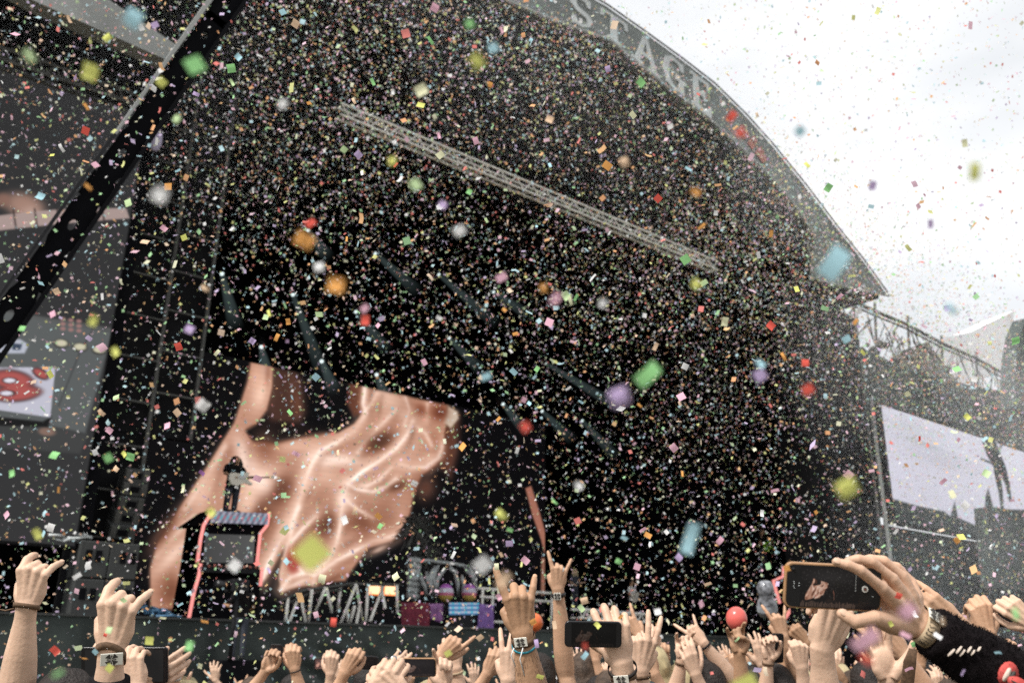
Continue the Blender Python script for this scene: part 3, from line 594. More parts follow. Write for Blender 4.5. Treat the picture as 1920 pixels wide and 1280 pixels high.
def cloth(name, pts, Y, m_, label, cat, amp=.05):
    P = [onY(x, y, Y) for x, y in pts]; mb = MB(); nx, nz = 16, 8   # pts: tl, tr, br, bl
    for i in range(nx + 1):
        for j in range(nz + 1):
            a, b = i / nx, j / nz; p = (P[0].lerp(P[1], a)).lerp(P[3].lerp(P[2], a), b); p.y += amp * math.sin(a * 19) * (b * .7 + .3); mb.v.append(tuple(p))
    for i in range(nx):
        for j in range(nz): k = i * (nz + 1) + j; mb.f.append((k, k + 1, k + nz + 2, k + nz + 1))
    o = mb.build(name, m_, None, True, False); s = o.modifiers.new('s', 'SOLIDIFY'); s.thickness = .02
    return tag(o, label, cat)
cloth('banner', [(752, 1128), (806, 1130), (806, 1176), (754, 1176)], 25, M['maroon'], 'dark maroon cloth banner on the drum riser', 'banner')
cloth('banner', [(807, 1131), (842, 1131), (842, 1174), (808, 1160)], 25, M['purple'], 'pinkish purple cloth banner between the maroon banner and the blue panel', 'banner')
cloth('banner', [(899, 1131), (926, 1134), (926, 1182), (896, 1181)], 24.6, M['violet'], 'violet cloth hanging beside the blue riser panel', 'banner')
rp = onY(842, 1129, 24.7); rq = onY(899, 1152, 24.7)
o = empty('riser_panel', rp, 'small blue and white striped panel on the drum riser front', 'panel')
picture('panel_face', onY(842, 1129, 24.7), onY(899, 1129, 24.7) - onY(842, 1129, 24.7), onY(842, 1152, 24.7) - onY(842, 1129, 24.7), 40, 20,
        lambda P, a, b: np.stack([70 + 90 * (np.sin(b * 18) > .3) * (np.sin(a * 30 + 1) > -.4), 110 + 60 * (np.sin(b * 18) > .3), 150 + 40 * (np.sin(b * 18) > .3) + 0 * a], -1), M['led'], o)
MB().box((rp.x, 24.72, DECK), (rq.x, 25.2, rp.z)).build('panel_box', M['black2'], o)
for k, (x, y) in enumerate(((836, 1111), (880, 1111))):
    c = onY(x, y, 25.3); o = empty('globe_ornament', c, ('Left' if k == 0 else 'Right') + ' pink and yellow banded globe above the drum riser', 'ornament', 'banded globes')
    gm = bpy.data.materials.new('banded_globe'); gm.use_nodes = True; nn = gm.node_tree.nodes; pp = nn['Principled BSDF']; tt = nn.new('ShaderNodeTexCoord'); ss = nn.new('ShaderNodeSeparateXYZ'); rr = nn.new('ShaderNodeValToRGB')
    rr.color_ramp.interpolation = 'CONSTANT'; rr.color_ramp.elements[0].color = (.55, .38, .1, 1); rr.color_ramp.elements[1].position = .35; rr.color_ramp.elements[1].color = (.55, .14, .25, 1); e = rr.color_ramp.elements.new(.5); e.color = (.55, .5, .6, 1); e = rr.color_ramp.elements.new(.75); e.color = (.4, .12, .45, 1)
    gl = gm.node_tree.links.new; gl(tt.outputs['Generated'], ss.inputs[0]); gl(ss.outputs[2], rr.inputs[0]); gl(rr.outputs[0], pp.inputs['Base Color'])
    MB().ball(c, .26, 20, 14, sz=1.15).build('globe', gm, o, True)
    MB().tube([(c.x, c.y, c.z - .28), (c.x, c.y, DECK)], .05, 8).build('stand', M['black2'], o)
sk = empty('ribcage_sculpture', onY(810, 1130, 26), 'giant grey ribcage and spine sculpture behind the drum riser', 'sculpture')
mb = MB()
for k in range(7):
    c = onY(778 - k * .5, 1052 + 11 * k, 26.2); mb.ball(c, .24, 12, 8, sz=.62); mb.ball(c + Vector((-.2, -.05, .02)), .12, 8, 6)
mb.build('spine', M['bone'], sk, True)
for x0, y0, xm, ym, x1, y1 in ((815, 1062, 806, 1088, 812, 1118), (822, 1060, 812, 1086, 820, 1116), (836, 1066, 820, 1086, 817, 1118), (800, 1072, 806, 1096, 812, 1116), (790, 1078, 796, 1098, 800, 1116), (872, 1064, 884, 1078, 891, 1102),
                           (880, 1062, 888, 1076, 893, 1108), (855, 1068, 858, 1090, 859, 1118), (867, 1078, 870, 1096, 868, 1118), (845, 1062, 850, 1070, 856, 1078)):
    MB().tube([onY(x0, y0, 26), onY((x0 + xm) / 2 - 2, (y0 + ym) / 2, 25.8), onY(xm, ym, 25.7), onY(x1, y1, 25.8)], [.05, .075, .075, .055], 8).build('rib', M['bone'], sk, True)
MB().tube([onY(775, 1055, 26.2), onY(800, 1050, 26.1), onY(850, 1056, 26), onY(880, 1062, 26)], .06, 8).build('cross_bone', M['bone'], sk, True)
pl = empty('spiky_plant_prop', onY(780, 1040, 27), 'dark spiky frond ornament above the ribcage sculpture', 'stage prop')
mb = MB()
for k in range(150):
    bx, by = (778, 1000) if k % 3 else (795, 1040); a = random.uniform(0, 2 * math.pi); L_ = random.uniform(20, 48)
    p0 = onY(bx + random.uniform(-14, 14), by + random.uniform(-14, 22), 27); p1 = onY(bx + L_ * math.cos(a), by + L_ * math.sin(a) * .9, 27 + random.uniform(-.5, .5))
    md = (p0 + p1) / 2 + Vector((0, 0, .15)); mb.tube([p0, md, p1], [.035, .03, .005], 4)
mb.build('fronds', M['dimalu'], pl, weld=False)
MB().tube([onY(785, 1060, 27.1), onY(788, 1160, 27.1)], .12, 8).build('stem', M['black2'], pl, True)
rl = empty('stage_railing', onY(1000, 1120, 25), 'grey tube railing on the riser between the globes and the singer', 'railing')
for a in ((895, 1102, 1040, 1112), (900, 1118, 1040, 1128), (925, 1165, 960, 1166)): MB().tube([onY(a[0], a[1], 25), onY(a[2], a[3], 25)], .05, 7).build('rail', M['alu'], rl, True)
for x in (905, 924, 950, 985, 1000, 1035): MB().tube([onY(x, 1104 + (x - 900) * .06, 25), onY(x - 2, 1178, 25)], .045, 7).build('post', M['alu'], rl, True)
truss('table_truss', onY(1085, 1141, 24.6), onY(1214, 1151, 24.6), (0, 0, 1), (0, 1, 0), .3, .4, 10, .045, .03, 'alu', 'low silver truss lying along the stage front beneath the bass player', 'truss')
for k, (x, y) in enumerate(((300, 1150), (130, 1008))):
    c = onY(x, y, 23); o = empty('equipment_bundle', c, ('blue cable bundle lying on the stage lip beside the podium', 'small white bracket box under the wing screen corner')[k], 'equipment')
    mb = MB()
    for j in range(10): a = c + Vector((random.uniform(-.4, .4), random.uniform(-.1, .1), random.uniform(-.05, .1))); mb.tube([a, a + Vector((random.uniform(-.3, .3), 0, random.uniform(-.05, .08))), a + Vector((random.uniform(-.4, .4), 0, -.05))], .04, 6)
    mb.build('bundle', (mat('blue_vinyl', (.1, .22, .36)), M['letter'])[k], o, True)
for k, (x, y) in enumerate(((700, 1165), (150, 1135), (1290, 1180))):
    pass
# ------------------------------------------------------------------ right side: tower, lattice, canopy
rt = empty('scrim_tower', (34, 20, 0), 'tall black scrim tower at the right end of the stage mouth', 'tower')
xa = onY(1545, 900, 20).x
MB().box((xa, 20.6, 0), (xr - .35, 22.1, 17.2)).build('scrim', M['scrim'], rt)
MB().tube([(xr - .2, 20.3, 0), (xr - .2, 20.3, ztop + .4)], .1, 8).build('pale_post', M['canopy'], rt)
MB().tube([(xr - .75, 20.3, 0), (xr - .75, 20.3, 16)], .07, 8).build('post', M['dimalu'], rt)
wg = empty('wing_rigging', onY(1530, 540, 24), 'bare black scaffold lattice rising against the sky above the far side screen', 'rigging')
def seg(a, b, r, Y=22): return MB().tube([onY(a[0], a[1], Y), onY(b[0], b[1], Y)], r, 6)
top = [(1570, 552), (1640, 583), (1700, 608), (1765, 643), (1830, 672), (1880, 700), (2100, 800)]
MB().tube([onY(x, y, 22) for x, y in top], .10, 7).build('top_chord', M['dimalu'], wg)
MB().tube([onY(x, y + 8, 22.5) for x, y in top], .06, 7).build('rear_chord', M['dimalu'], wg)
MB().tube([onY(x, y + 84, 22) for x, y in top], .08, 7).build('lower_chord', M['dimalu'], wg)
for x, y in ((1532, 545), (1600, 566), (1640, 583), (1702, 606), (1765, 643), (1830, 672)): seg((x, y - 14), (x + 5, y + 100), .07).build('post', M['dimalu'], wg)
mb = MB()
for k in range(110):
    x = random.uniform(1530, 1900); yc = np.interp(x, [p[0] for p in top], [p[1] for p in top]) if x > 1570 else 545
    a = (x, yc + random.uniform(0, 50)); b = (x + random.uniform(-26, 26), a[1] + random.uniform(14, 55)); Yq = random.uniform(21.5, 24)
    mb.tube([onY(a[0], a[1], Yq), onY(b[0], b[1], Yq)], random.choice((.025, .04)), 5)
for k in range(26):
    x = 1540 + 12 * k + random.uniform(-6, 6); yc = np.interp(x, [1530, 1880], [560, 705]); c_ = onY(x, yc + random.uniform(30, 70), 23); MB().ball(c_, random.uniform(.12, .3), 7, 5).build('lamp', M['dimalu'], wg)
mb.build('braces', M['dimalu'], wg, weld=False)
ws = empty('wing_scrim', (45, 23, 10), 'dark grey-green scrim wall above and below the far side screen', 'scrim wall')
P = [onY(1530, 640, 21.4), onY(1600, 645, 21.4), onY(1700, 690, 21.4), onY(1800, 718, 21.4), onY(1890, 735, 21.4), onY(2100, 800, 21.4)]
P += [Vector((P[-1].x, 21.4, zbot + .5)), Vector((P[0].x, 21.4, zbot + .5))]
sg = mat('grey_green_scrim', (.045, .055, .052), .9, var=.4, scale=.5)
MB().prism(P, (0, .2, 0)).build('upper_scrim', sg, ws)
MB().box((xr - .1, 20.5, 0), (xr + 24, 20.7, zbot - .12)).build('lower_scrim', sg, ws)
tp = empty('far_canopy', onY(1850, 650, 30), 'white tarpaulin roof peak behind the bare rigging', 'canopy')
MB().prism([onY(1740, 640, 30), onY(1820, 622, 30), onY(1902, 582, 30), onY(1900, 600, 30), onY(1904, 690, 30), onY(1800, 720, 30)], (0, 3, -.3)).build('tarpaulin', M['tarp'], tp)
to = empty('edge_tower', onY(1910, 690, 19), 'rounded grey-green tower at the extreme right behind the silhouette screen', 'tower')
MB().prism([onY(1925, 596, 19), onY(1912, 630, 19), onY(1906, 670, 19), onY(1903, 715, 19), onY(1905, 762, 19), onY(1990, 790, 19), onY(2000, 596, 19)], (0, .8, 0)).build('tower_skin', sg, to)
MB().prism([onY(1850, 950, 18.6), onY(1900, 955, 18.6), onY(2000, 965, 18.6), onY(2000, 1120, 18.6), onY(1864, 1100, 18.6)], (0, .6, 0)).build('lower_box', sg, to)
bl = empty('far_barrier', onY(1760, 1140, 17), 'low dark barrier wall behind the right hand crowd', 'barrier')
MB().box((onY(1640, 1140, 18).x, 18, 0), (62, 18.3, onY(1760, 1126, 18).z)).build('panels', M['black2'], bl)

# smoke hanging at the right end of the stage and under the arch
sm = bpy.data.materials.new('thin_white_smoke'); sm.use_nodes = True; n = sm.node_tree.nodes; n.clear(); l = sm.node_tree.links.new
oo = n.new('ShaderNodeOutputMaterial'); pv = n.new('ShaderNodeVolumePrincipled'); pv.inputs['Color'].default_value = (.93, .96, .97, 1); pv.inputs['Density'].default_value = .028; l(pv.outputs[0], oo.inputs[1])
SMK = [((1800, 1010, 17, 8, .7), (1620, 700, 17.0, 5, .9), (1450, 330, 16.5, 3.6, .9), (1880, 760, 16.5, 9, .5)), ((1000, 40, 16.4, 12, .45), (330, 50, 15.5, 5, .8))]
SLB = (('thickest core', 'middle shell', 'thin outer shell'), ('of the pale smoke at the right end of the stage', 'of the faint smoke veil under the roof crown'))
for g_, grp in enumerate(SMK):
    for lv, (sc1, dn_) in enumerate(((.62, .012), (.85, .010), (1.1, .010))):
        sm1 = sm.copy(); sm1.node_tree.nodes['Principled Volume'].inputs['Density'].default_value = dn_ * (1 if g_ == 0 else .22)
        mb = MB()
        for (px_, py_, Y_, r_, sz) in grp: mb.ball(onY(px_, py_, Y_), r_ * sc1, 30, 20, sy=.25, sz=sz)
        o = mb.build('smoke', sm1, None, True, False); tag(o, SLB[0][lv] + ' ' + SLB[1][g_], 'smoke', kind='stuff')
sc.cycles.volume_step_rate = 4; sc.cycles.volume_max_steps = 64
# ------------------------------------------------------------------ people
def remeshed(mb, voxel, name='tmp', it=5, fac=.5):
    me = bpy.data.meshes.new(name); me.from_pydata(mb.v, [], mb.f)
    bm = bmesh.new(); bm.from_mesh(me); bmesh.ops.remove_doubles(bm, verts=bm.verts, dist=1e-7); bmesh.ops.recalc_face_normals(bm, faces=bm.faces); bm.to_mesh(me); bm.free()
    o = bpy.data.objects.new(name, me); COL.objects.link(o)
    r = o.modifiers.new('r', 'REMESH'); r.mode = 'VOXEL'; r.voxel_size = voxel
    if it: s = o.modifiers.new('s', 'SMOOTH'); s.factor = fac; s.iterations = it
    dg = bpy.context.evaluated_depsgraph_get(); dg.update()
    m2 = bpy.data.meshes.new_from_object(o.evaluated_get(dg)); bpy.data.objects.remove(o)
    bpy.data.meshes.remove(me); return m2
def join_meshes(name, mes, mt):
    V = []; F = []; k = 0
    for me in mes:
        n = len(me.vertices); a = np.empty(n * 3, 'f4'); me.vertices.foreach_get('co', a); V.append(a.reshape(-1, 3))
        F += [tuple(v + k for v in p.vertices) for p in me.polygons]; k += n
    out_ = bpy.data.meshes.new(name); out_.from_pydata(np.concatenate(V).tolist(), [], F); out_.polygons.foreach_set('use_smooth', [True] * len(F))
    out_.materials.append(mt); return out_
HEADZ = Vector((0, 0, 1))
FLAT = Vector((math.sin(CAM_AZ), math.cos(CAM_AZ), 0)); SIDE = Vector((math.cos(CAM_AZ), -math.sin(CAM_AZ), 0))
# body template, feet at origin, facing +Y, 1.75 m
def template():
    T = {}
    mb = MB()
    mb.ball((0, .01, 1.62), .1, 20, 14, sx=.76, sy=.95, sz=1.18); mb.ball((0, .045, 1.565), .068, 16, 10, sx=.85, sy=.85, sz=.9)
    mb.tube([(0, .098, 1.635), (0, .118, 1.60), (0, .105, 1.592)], [.009, .014, .012], 8)            # nose
    mb.ball((0, .104, 1.562), .02, 10, 6, sx=1.1, sy=.5, sz=.4)                                       # lips
    for s in (-1, 1):
        mb.ball((s * .079, 0, 1.61), .026, 10, 8, sx=.35, sy=.7, sz=1.1); mb.ball((s * .03, .088, 1.65), .022, 10, 6, sx=1.1, sy=.5, sz=.45)
    mb.tube([(0, -.01, 1.58), (0, -.015, 1.50), (0, -.01, 1.42)], [.055, .056, .075], 14)
    mb.ball((0, 0, 1.36), .14, 16, 10, sx=1.1, sy=.6, sz=.6)
    T['head'] = remeshed(mb, .008, it=3)
    mb = MB().tube([(0, -.01, 1.47), (0, -.01, 1.43), (0, 0, 1.38), (0, .01, 1.2), (0, .01, 1.02), (0, 0, .88)], [.08, .15, .195, .18, .165, .175], 20, ref=(1, 0, 0), flat=[.8, .62, .6, .66, .66, .66])
    for s in (-1, 1): mb.ball((s * .17, 0, 1.40), .075, 12, 8)
    T['shirt'] = remeshed(mb, .014, it=3)
    mb = MB().ball((0, 0, .88), .17, 16, 10, sx=1, sy=.68, sz=.7)
    for s in (-1, 1): mb.tube([(s * .09, 0, .88), (s * .1, 0, .5), (s * .11, -.02, .07)], [.095, .068, .055], 14)
    T['trousers'] = remeshed(mb, .014, it=2)
    mb = MB()
    for s in (-1, 1): mb.ball((s * .11, .05, .045), .05, 12, 8, sx=.95, sy=2.6, sz=.9)
    T['shoes'] = remeshed(mb, .012, it=1)
    for nm, ln in (('hair_short', 0), ('hair_long', 1)):
        mb = MB().ball((0, -.012, 1.645), .105, 20, 14, sx=.84, sy=.98, sz=1.08)
        if ln: mb.tube([(0, -.05, 1.66), (0, -.075, 1.5), (0, -.09, 1.34)], [.085, .1, .075], 14, ref=(1, 0, 0), flat=.5)
        for v in range(len(mb.v)):
            p = Vector(mb.v[v]); mb.v[v] = tuple(p + (p - Vector((0, 0, 1.6))) * .06 * mnoise.noise(p * 30))
        T[nm] = remeshed(mb, .008, it=1)
        bm = bmesh.new(); bm.from_mesh(T[nm])
        bmesh.ops.delete(bm, geom=[v for v in bm.verts if v.co.y > .065 and v.co.z < 1.675], context='VERTS'); bm.to_mesh(T[nm]); bm.free()
    for k in T: T[k].polygons.foreach_set('use_smooth', [True] * len(T[k].polygons))
    return T
TPL = template()
# finger joints in hand space: x to the thumb, y to the fingertips, z out of the back of the hand
FING = [((.013, .010, 0), (.0275, .088, .003), (.038, .024, .019), .0101), ((.004, .008, .002), (.0055, .092, .007), (.041, .027, .020), .0103),
        ((-.006, .008, .001), (-.0150, .087, .005), (.038, .025, .020), .0097), ((-.015, .010, -.002), (-.0335, .078, 0), (.030, .019, .017), .0087)]
TH_FOLD = ((.040, .050, -.024), (-.60, .45, -.62), (-.95, .15, -.15)); TH_OPEN = ((.054, .046, -.012), (.72, .68, -.1), (.5, .85, -.1)); TH_REST = ((.048, .050, -.018), (.25, .9, -.3), (.05, .95, -.3))
POSE = {
 'horns': ([(42, 26, 12, 4), (72, 96, 50, 2), (74, 96, 50, -2), (38, 26, 10, -24)], TH_FOLD),
 'horns_flat': ([(10, 12, 6, 16), (74, 96, 50, 2), (78, 96, 50, -2), (14, 16, 8, -26)], TH_FOLD),
 'fist': ([(72, 96, 45, 2), (76, 98, 45, 1), (78, 98, 45, -1), (80, 96, 45, -3)], TH_FOLD),
 'open': ([(12, 14, 8, 10), (10, 14, 8, 2), (14, 16, 8, -6), (16, 18, 10, -16)], TH_OPEN),
 'loose': ([(34, 36, 18, 5), (40, 40, 20, 1), (46, 42, 20, -3), (50, 44, 20, -8)], TH_REST),
 'grip': ([(46, 58, 28, 3), (50, 60, 28, 1), (54, 60, 28, -2), (58, 60, 28, -6)], ((.050, .045, -.020), (.1, .8, -.6), (-.2, .85, -.5))),
 'peace': ([(12, 12, 6, 9), (10, 12, 6, -7), (80, 96, 50, -2), (82, 96, 50, -4)], TH_FOLD),
 'point': ([(8, 10, 6, 4), (74, 96, 50, 1), (78, 98, 50, -1), (80, 96, 50, -4)], TH_REST),
 'one': ([(20, 20, 8, 4), (60, 80, 40, 1), (60, 84, 40, -2), (58, 80, 40, -6)], TH_OPEN),
 'rest': ([(16, 24, 12, 3), (20, 28, 14, 1), (24, 28, 14, -2), (30, 30, 14, -7)], TH_REST)}
def img_frame(): return Vector(RT), Vector(UP), -Vector(FW)
def hand_frame(W, A, tilt, face, thumb, roll):
    r, u, n = img_frame(); a = R_(A); t = R_(tilt)
    y = (u * math.cos(a) + r * math.sin(a)) * math.cos(t) + n * math.sin(t)
    z0 = (n - y * n.dot(y)).normalized(); x0 = y.cross(z0)
    if thumb == 'L': X, q = -x0, -1
    else: X, q = x0, 1
    Z = z0 * face
    c, s = math.cos(R_(roll)), math.sin(R_(roll))     # roll turns the back of the hand away from the thumb side
    X, Z = X * c + Z * s, Z * c - X * s
    return X, y, Z
def arm_geo(mb, px, py, d, A, pose, face=1, thumb='L', B=0, tilt=0, btilt=0, roll=0, s=1.0, thumb_px=None, thick=1.0, shoulder=None, flen=.255, drop=.27, fpx=None):
    W = at(px, py, d); X, Y, Z = hand_frame(W, A, tilt, face, thumb, roll)
    def H(p): return W + (X * p[0] + Y * p[1] + Z * p[2]) * s
    fl, th = POSE[pose] if isinstance(pose, str) else pose
    tips = []
    for fi, ((b, k, lens, r), (f1, f2, f3, sp)) in enumerate(zip(FING, fl)):
        r *= s * thick
        if fpx:
            pts = [at(*q) for q in fpx[fi]]; mb.tube([H(b), H(b).lerp(pts[0], .5) + Z * .003, pts[0]], [.0145 * s, .0135 * s, r * 1.15], 10); mb.ball(pts[0], r * 1.2, 10, 8)
            for i_, (ra, rb, rc) in enumerate(((1.1, .98, 1.04), (1.0, .92, .93), (.9, .86, .72))):
                mb.tube([pts[i_], pts[i_].lerp(pts[i_ + 1], .5), pts[i_ + 1]], [r * ra, r * rb, r * rc], 10); mb.ball(pts[i_ + 1], r * rc * 1.02, 10, 8)
            tips.append((pts[2], pts[3], r)); continue
        mb.tube([H(b), H(tuple((b[i] + k[i]) / 2 for i in range(3))), H(k)], [.0135 * s, .0115 * s, r * 1.12], 10)
        mb.ball(H(k), r * 1.2, 10, 8)
        p = Vector(k); th_ = 0; pts = [H(k)]
        for L_, f in zip(lens, (f1, f2, f3)):
            th_ += R_(f); spr = R_(sp)
            p = p + Vector((math.sin(spr) * math.cos(th_), math.cos(spr) * math.cos(th_), -math.sin(th_))) * L_; pts.append(H(p))
        mb.tube([pts[0], pts[0].lerp(pts[1], .5), pts[1]], [r * 1.1, r * .98, r * 1.04], 10); mb.ball(pts[1], r * 1.05, 10, 8)
        mb.tube([pts[1], pts[1].lerp(pts[2], .5), pts[2]], [r * 1.0, r * .92, r * .93], 10); mb.ball(pts[2], r * .94, 10, 8)
        mb.tube([pts[2], pts[2].lerp(pts[3], .6), pts[3]], [r * .9, r * .86, r * .72], 10); mb.ball(pts[3], r * .74, 10, 8)
        tips.append((pts[2], pts[3], r))
    if thumb_px: tj = [at(*q) for q in thumb_px]
    else:
        m_, d1, d2 = th; a = Vector(m_); b = a + Vector(d1).normalized() * .034; c = b + Vector(d2).normalized() * .027; tj = [H(a), H(b), H(c)]
    mb.tube([H((.014, .004, -.008)), H((.014, .004, -.008)).lerp(tj[0], .55), tj[0]], [.018 * s, .0185 * s, .0125 * s], 12); mb.ball(tj[0], .0128 * s, 10, 8)
    mb.tube([tj[0], tj[1]], [.0118 * s, .0108 * s], 10); mb.ball(tj[1], .011 * s, 10, 8)
    mb.tube([tj[1], tj[1].lerp(tj[2], .6), tj[2]], [.0104 * s, .0102 * s, .0084 * s], 10); mb.ball(tj[2], .0085 * s, 10, 8); tips.append((tj[1], tj[2], .0105 * s))
    mb.ball(H((-.002, .048, -.004)), .046 * s, 14, 10, sx=.78, sy=1.0, sz=.32, ax=(X, Y, Z))
    mb.tube([H((-.016, .008, -.009)), H((-.026, .035, -.011)), H((-.029, .062, -.008))], [.014 * s, .0145 * s, .011 * s], 10)
    r, u, n = img_frame(); b_ = R_(B); t_ = R_(btilt); fd = (u * math.cos(b_) + r * math.sin(b_)) * math.cos(t_) + n * math.sin(t_)
    E = W - fd * flen * s
    fx = (X - fd * X.dot(fd)).normalized()
    ts = (0, .06, .14, .3, .5, .72, .9, 1.0); rr = (.0285, .0275, .0275, .033, .0405, .045, .044, .040); ff = (.66, .70, .74, .80, .86, .9, .94, .96)
    mb.tube([H((0, .022, -.001))] + [W - fd * (flen * s * t) for t in ts], [.027 * s] + [q * s for q in rr], 18, ref=fx, flat=[.55] + list(ff))
    mb.ball(E, .041 * s, 14, 10)
    side = 1 if random.random() < .5 else -1
    S = shoulder or (E + Vector((0, 0, -drop)) + SIDE * .05 * side)
    mb.tube([E, E.lerp(S, .5), S], [.04 * s, .05 * s, .058 * s], 14); mb.ball(S, .06, 12, 8)
    return dict(W=W, X=X, Y=Y, Z=Z, E=E, S=S, fd=fd, fx=fx, s=s, tips=tips, flen=flen * s, side=side, rr=rr, ts=ts, ff=ff)
def band_on(a, dist, width, m_, name, parent, extra=.002, plate=None, twist=0):
    """flat strap round the wrist at dist metres below the wrist"""
    t = dist / a['flen']; rx = np.interp(t, a['ts'], a['rr']) * a['s'] + extra; f = np.interp(t, a['ts'], a['ff'])
    c = a['W'] - a['fd'] * dist; b = a['fd'].cross(a['fx'])
    mb = MB(); n = 40; th = .0018
    ux = a['fd']
    for i in range(n):
        q = 2 * math.pi * i / n
        for rad, off in ((rx, -width / 2), (rx, width / 2), (rx + th, width / 2), (rx + th, -width / 2)):
            mb.v.append(tuple(c + a['fx'] * math.cos(q) * rad + b * math.sin(q) * (rad * f + (.001)) + ux * (off + twist * math.sin(q) * .01)))
    for i in range(n):
        for j in range(4): mb.f.append((i * 4 + j, i * 4 + (j + 1) % 4, ((i + 1) % n) * 4 + (j + 1) % 4, ((i + 1) % n) * 4 + j))
    o = mb.build(name, m_, parent, True); 
    if plate is not None:
        q = R_(plate[0]); pc = c + a['fx'] * math.cos(q) * (rx + .004) + b * math.sin(q) * (rx * f + .005)
        nn = (a['fx'] * math.cos(q) + b * math.sin(q)).normalized(); tt = ux.cross(nn).normalized()
        pw, ph = plate[1], plate[2]
        p = MB().obox(pc, tt, ux, nn, pw, ph, .0016).build('plate', M['plate'], None); p.parent = o; bevel(p, .0012, 2)
        mb = MB()     # dark cross shaped emblem
        for k in range(4):
            an = math.pi / 4 + k * math.pi / 2; dd = tt * math.cos(an) + ux * math.sin(an); ee = tt * math.sin(an) - ux * math.cos(an)
            mb.prism([pc + nn * .0018 + dd * .001, pc + nn * .0018 + dd * ph * .95 + ee * ph * .45, pc + nn * .0018 + dd * ph * .95 - ee * ph * .45], nn * .0006)
        for k in range(4):
            an = k * math.pi / 2; dd = tt * math.cos(an) + ux * math.sin(an); ee = tt * math.sin(an) - ux * math.cos(an)
            mb.prism([pc + nn * .0018 + dd * ph * .2, pc + nn * .0018 + dd * ph * .7 + ee * ph * .12, pc + nn * .0018 + dd * ph * .7 - ee * ph * .12], nn * .0005)
        e = mb.build('emblem', M['ink'], None); e.parent = o
    return o
def sleeve_on(a, d0, m_, parent, r0=.036, r1=.055, wr=.004):
    mb = MB(); n = 28; K = 26; L_ = (a['E'] - a['W']).length; pts = []; rad = []
    C0 = a['W'] - a['fd'] * d0
    path = [C0] + [C0.lerp(a['E'], t) for t in np.linspace(.06, 1, K)] + [a['E'].lerp(a['S'], t) for t in (.12, .3, .5, .75, 1)]
    for i, p in enumerate(path): rad.append(np.interp(i / len(path), [0, .6, 1], [r0, r1, r1 * 1.3]))
    mb.tube(path, rad, n, ref=a['fx'], flat=.9)
    for i, v in enumerate(mb.v):
        p = Vector(v); j = i // n; c = path[min(j, len(path) - 1)]
        mb.v[i] = tuple(p + (p - c).normalized() * wr * (mnoise.noise(p * 22) + .6 * mnoise.noise(p * 55)))
    return mb.build('sleeve', m_, parent, True)
PN = [0]
def person(label, arms, sk='skin_a', shirt='shirt', hair='hair_dark', hairk='hair_short', voxel=.005, group=None, body=True, it=4, height=None, head=True, at_xy=None):
    mb = MB(); A = []
    kws = dict(arms[0]); a0 = arm_geo(mb, **kws); A.append(a0)
    S = a0['S']; ctr = S - SIDE * (a0['side'] * .19)
    for kw in arms[1:]:
        kw = dict(kw); kw.setdefault('shoulder', ctr - SIDE * (a0['side'] * .19)); A.append(arm_geo(mb, **kw))
    sc_ = (height or max(1.45, min(1.85, (S.z - .06) / 1.40 * 1.75)) / 1.75) if height is None else height / 1.75
    sc_ = S.z / 1.42
    sc_ = max(.85, sc_)
    meA = remeshed(mb, voxel, it=it)
    rot = Matrix.Rotation(-CAM_AZ + random.uniform(-.3, .3), 4, 'Z')
    base = Vector((ctr.x, ctr.y, 0)); T = Matrix.Translation(base) @ rot @ Matrix.Diagonal((min(sc_, 1.05), min(sc_, 1.05), sc_, 1))
    hm = TPL['head'].copy(); hm.transform(T)
    me = join_meshes('person', [meA, hm], M[sk]); bpy.data.meshes.remove(meA); bpy.data.meshes.remove(hm)
    o = bpy.data.objects.new('person', me); COL.objects.link(o); tag(o, label, 'person', group)
    for nm, src, mt in (('shirt', 'shirt', shirt), ('trousers', 'trousers', 'denim'), ('shoes', 'shoes', 'shoe'), ('hair', hairk, hair)):
        c = bpy.data.objects.new(nm, shared(src, mt)); COL.objects.link(c); c.parent = o; c.matrix_local = T
    return o, A
SH = {}
def shared(src, mt):
    if (src, mt) not in SH:
        m_ = TPL[src].copy(); m_.name = src; m_.materials.clear(); m_.materials.append(M[mt]); SH[(src, mt)] = m_
    return SH[(src, mt)]
def nails(a, parent, m_):
    mb = MB()
    for (p, q, r) in a['tips']:
        d = (q - p).normalized(); n = a['Z'] - d * a['Z'].dot(d)
        if n.length < .2: continue
        n.normalize(); sdv = d.cross(n); c = q - d * .002 + n * r * .62
        MB().ball(c, r * .62, 10, 6, sx=1, sy=1.25, sz=.32, ax=(sdv, d, n)).build('fingernail', m_, parent, True, False)
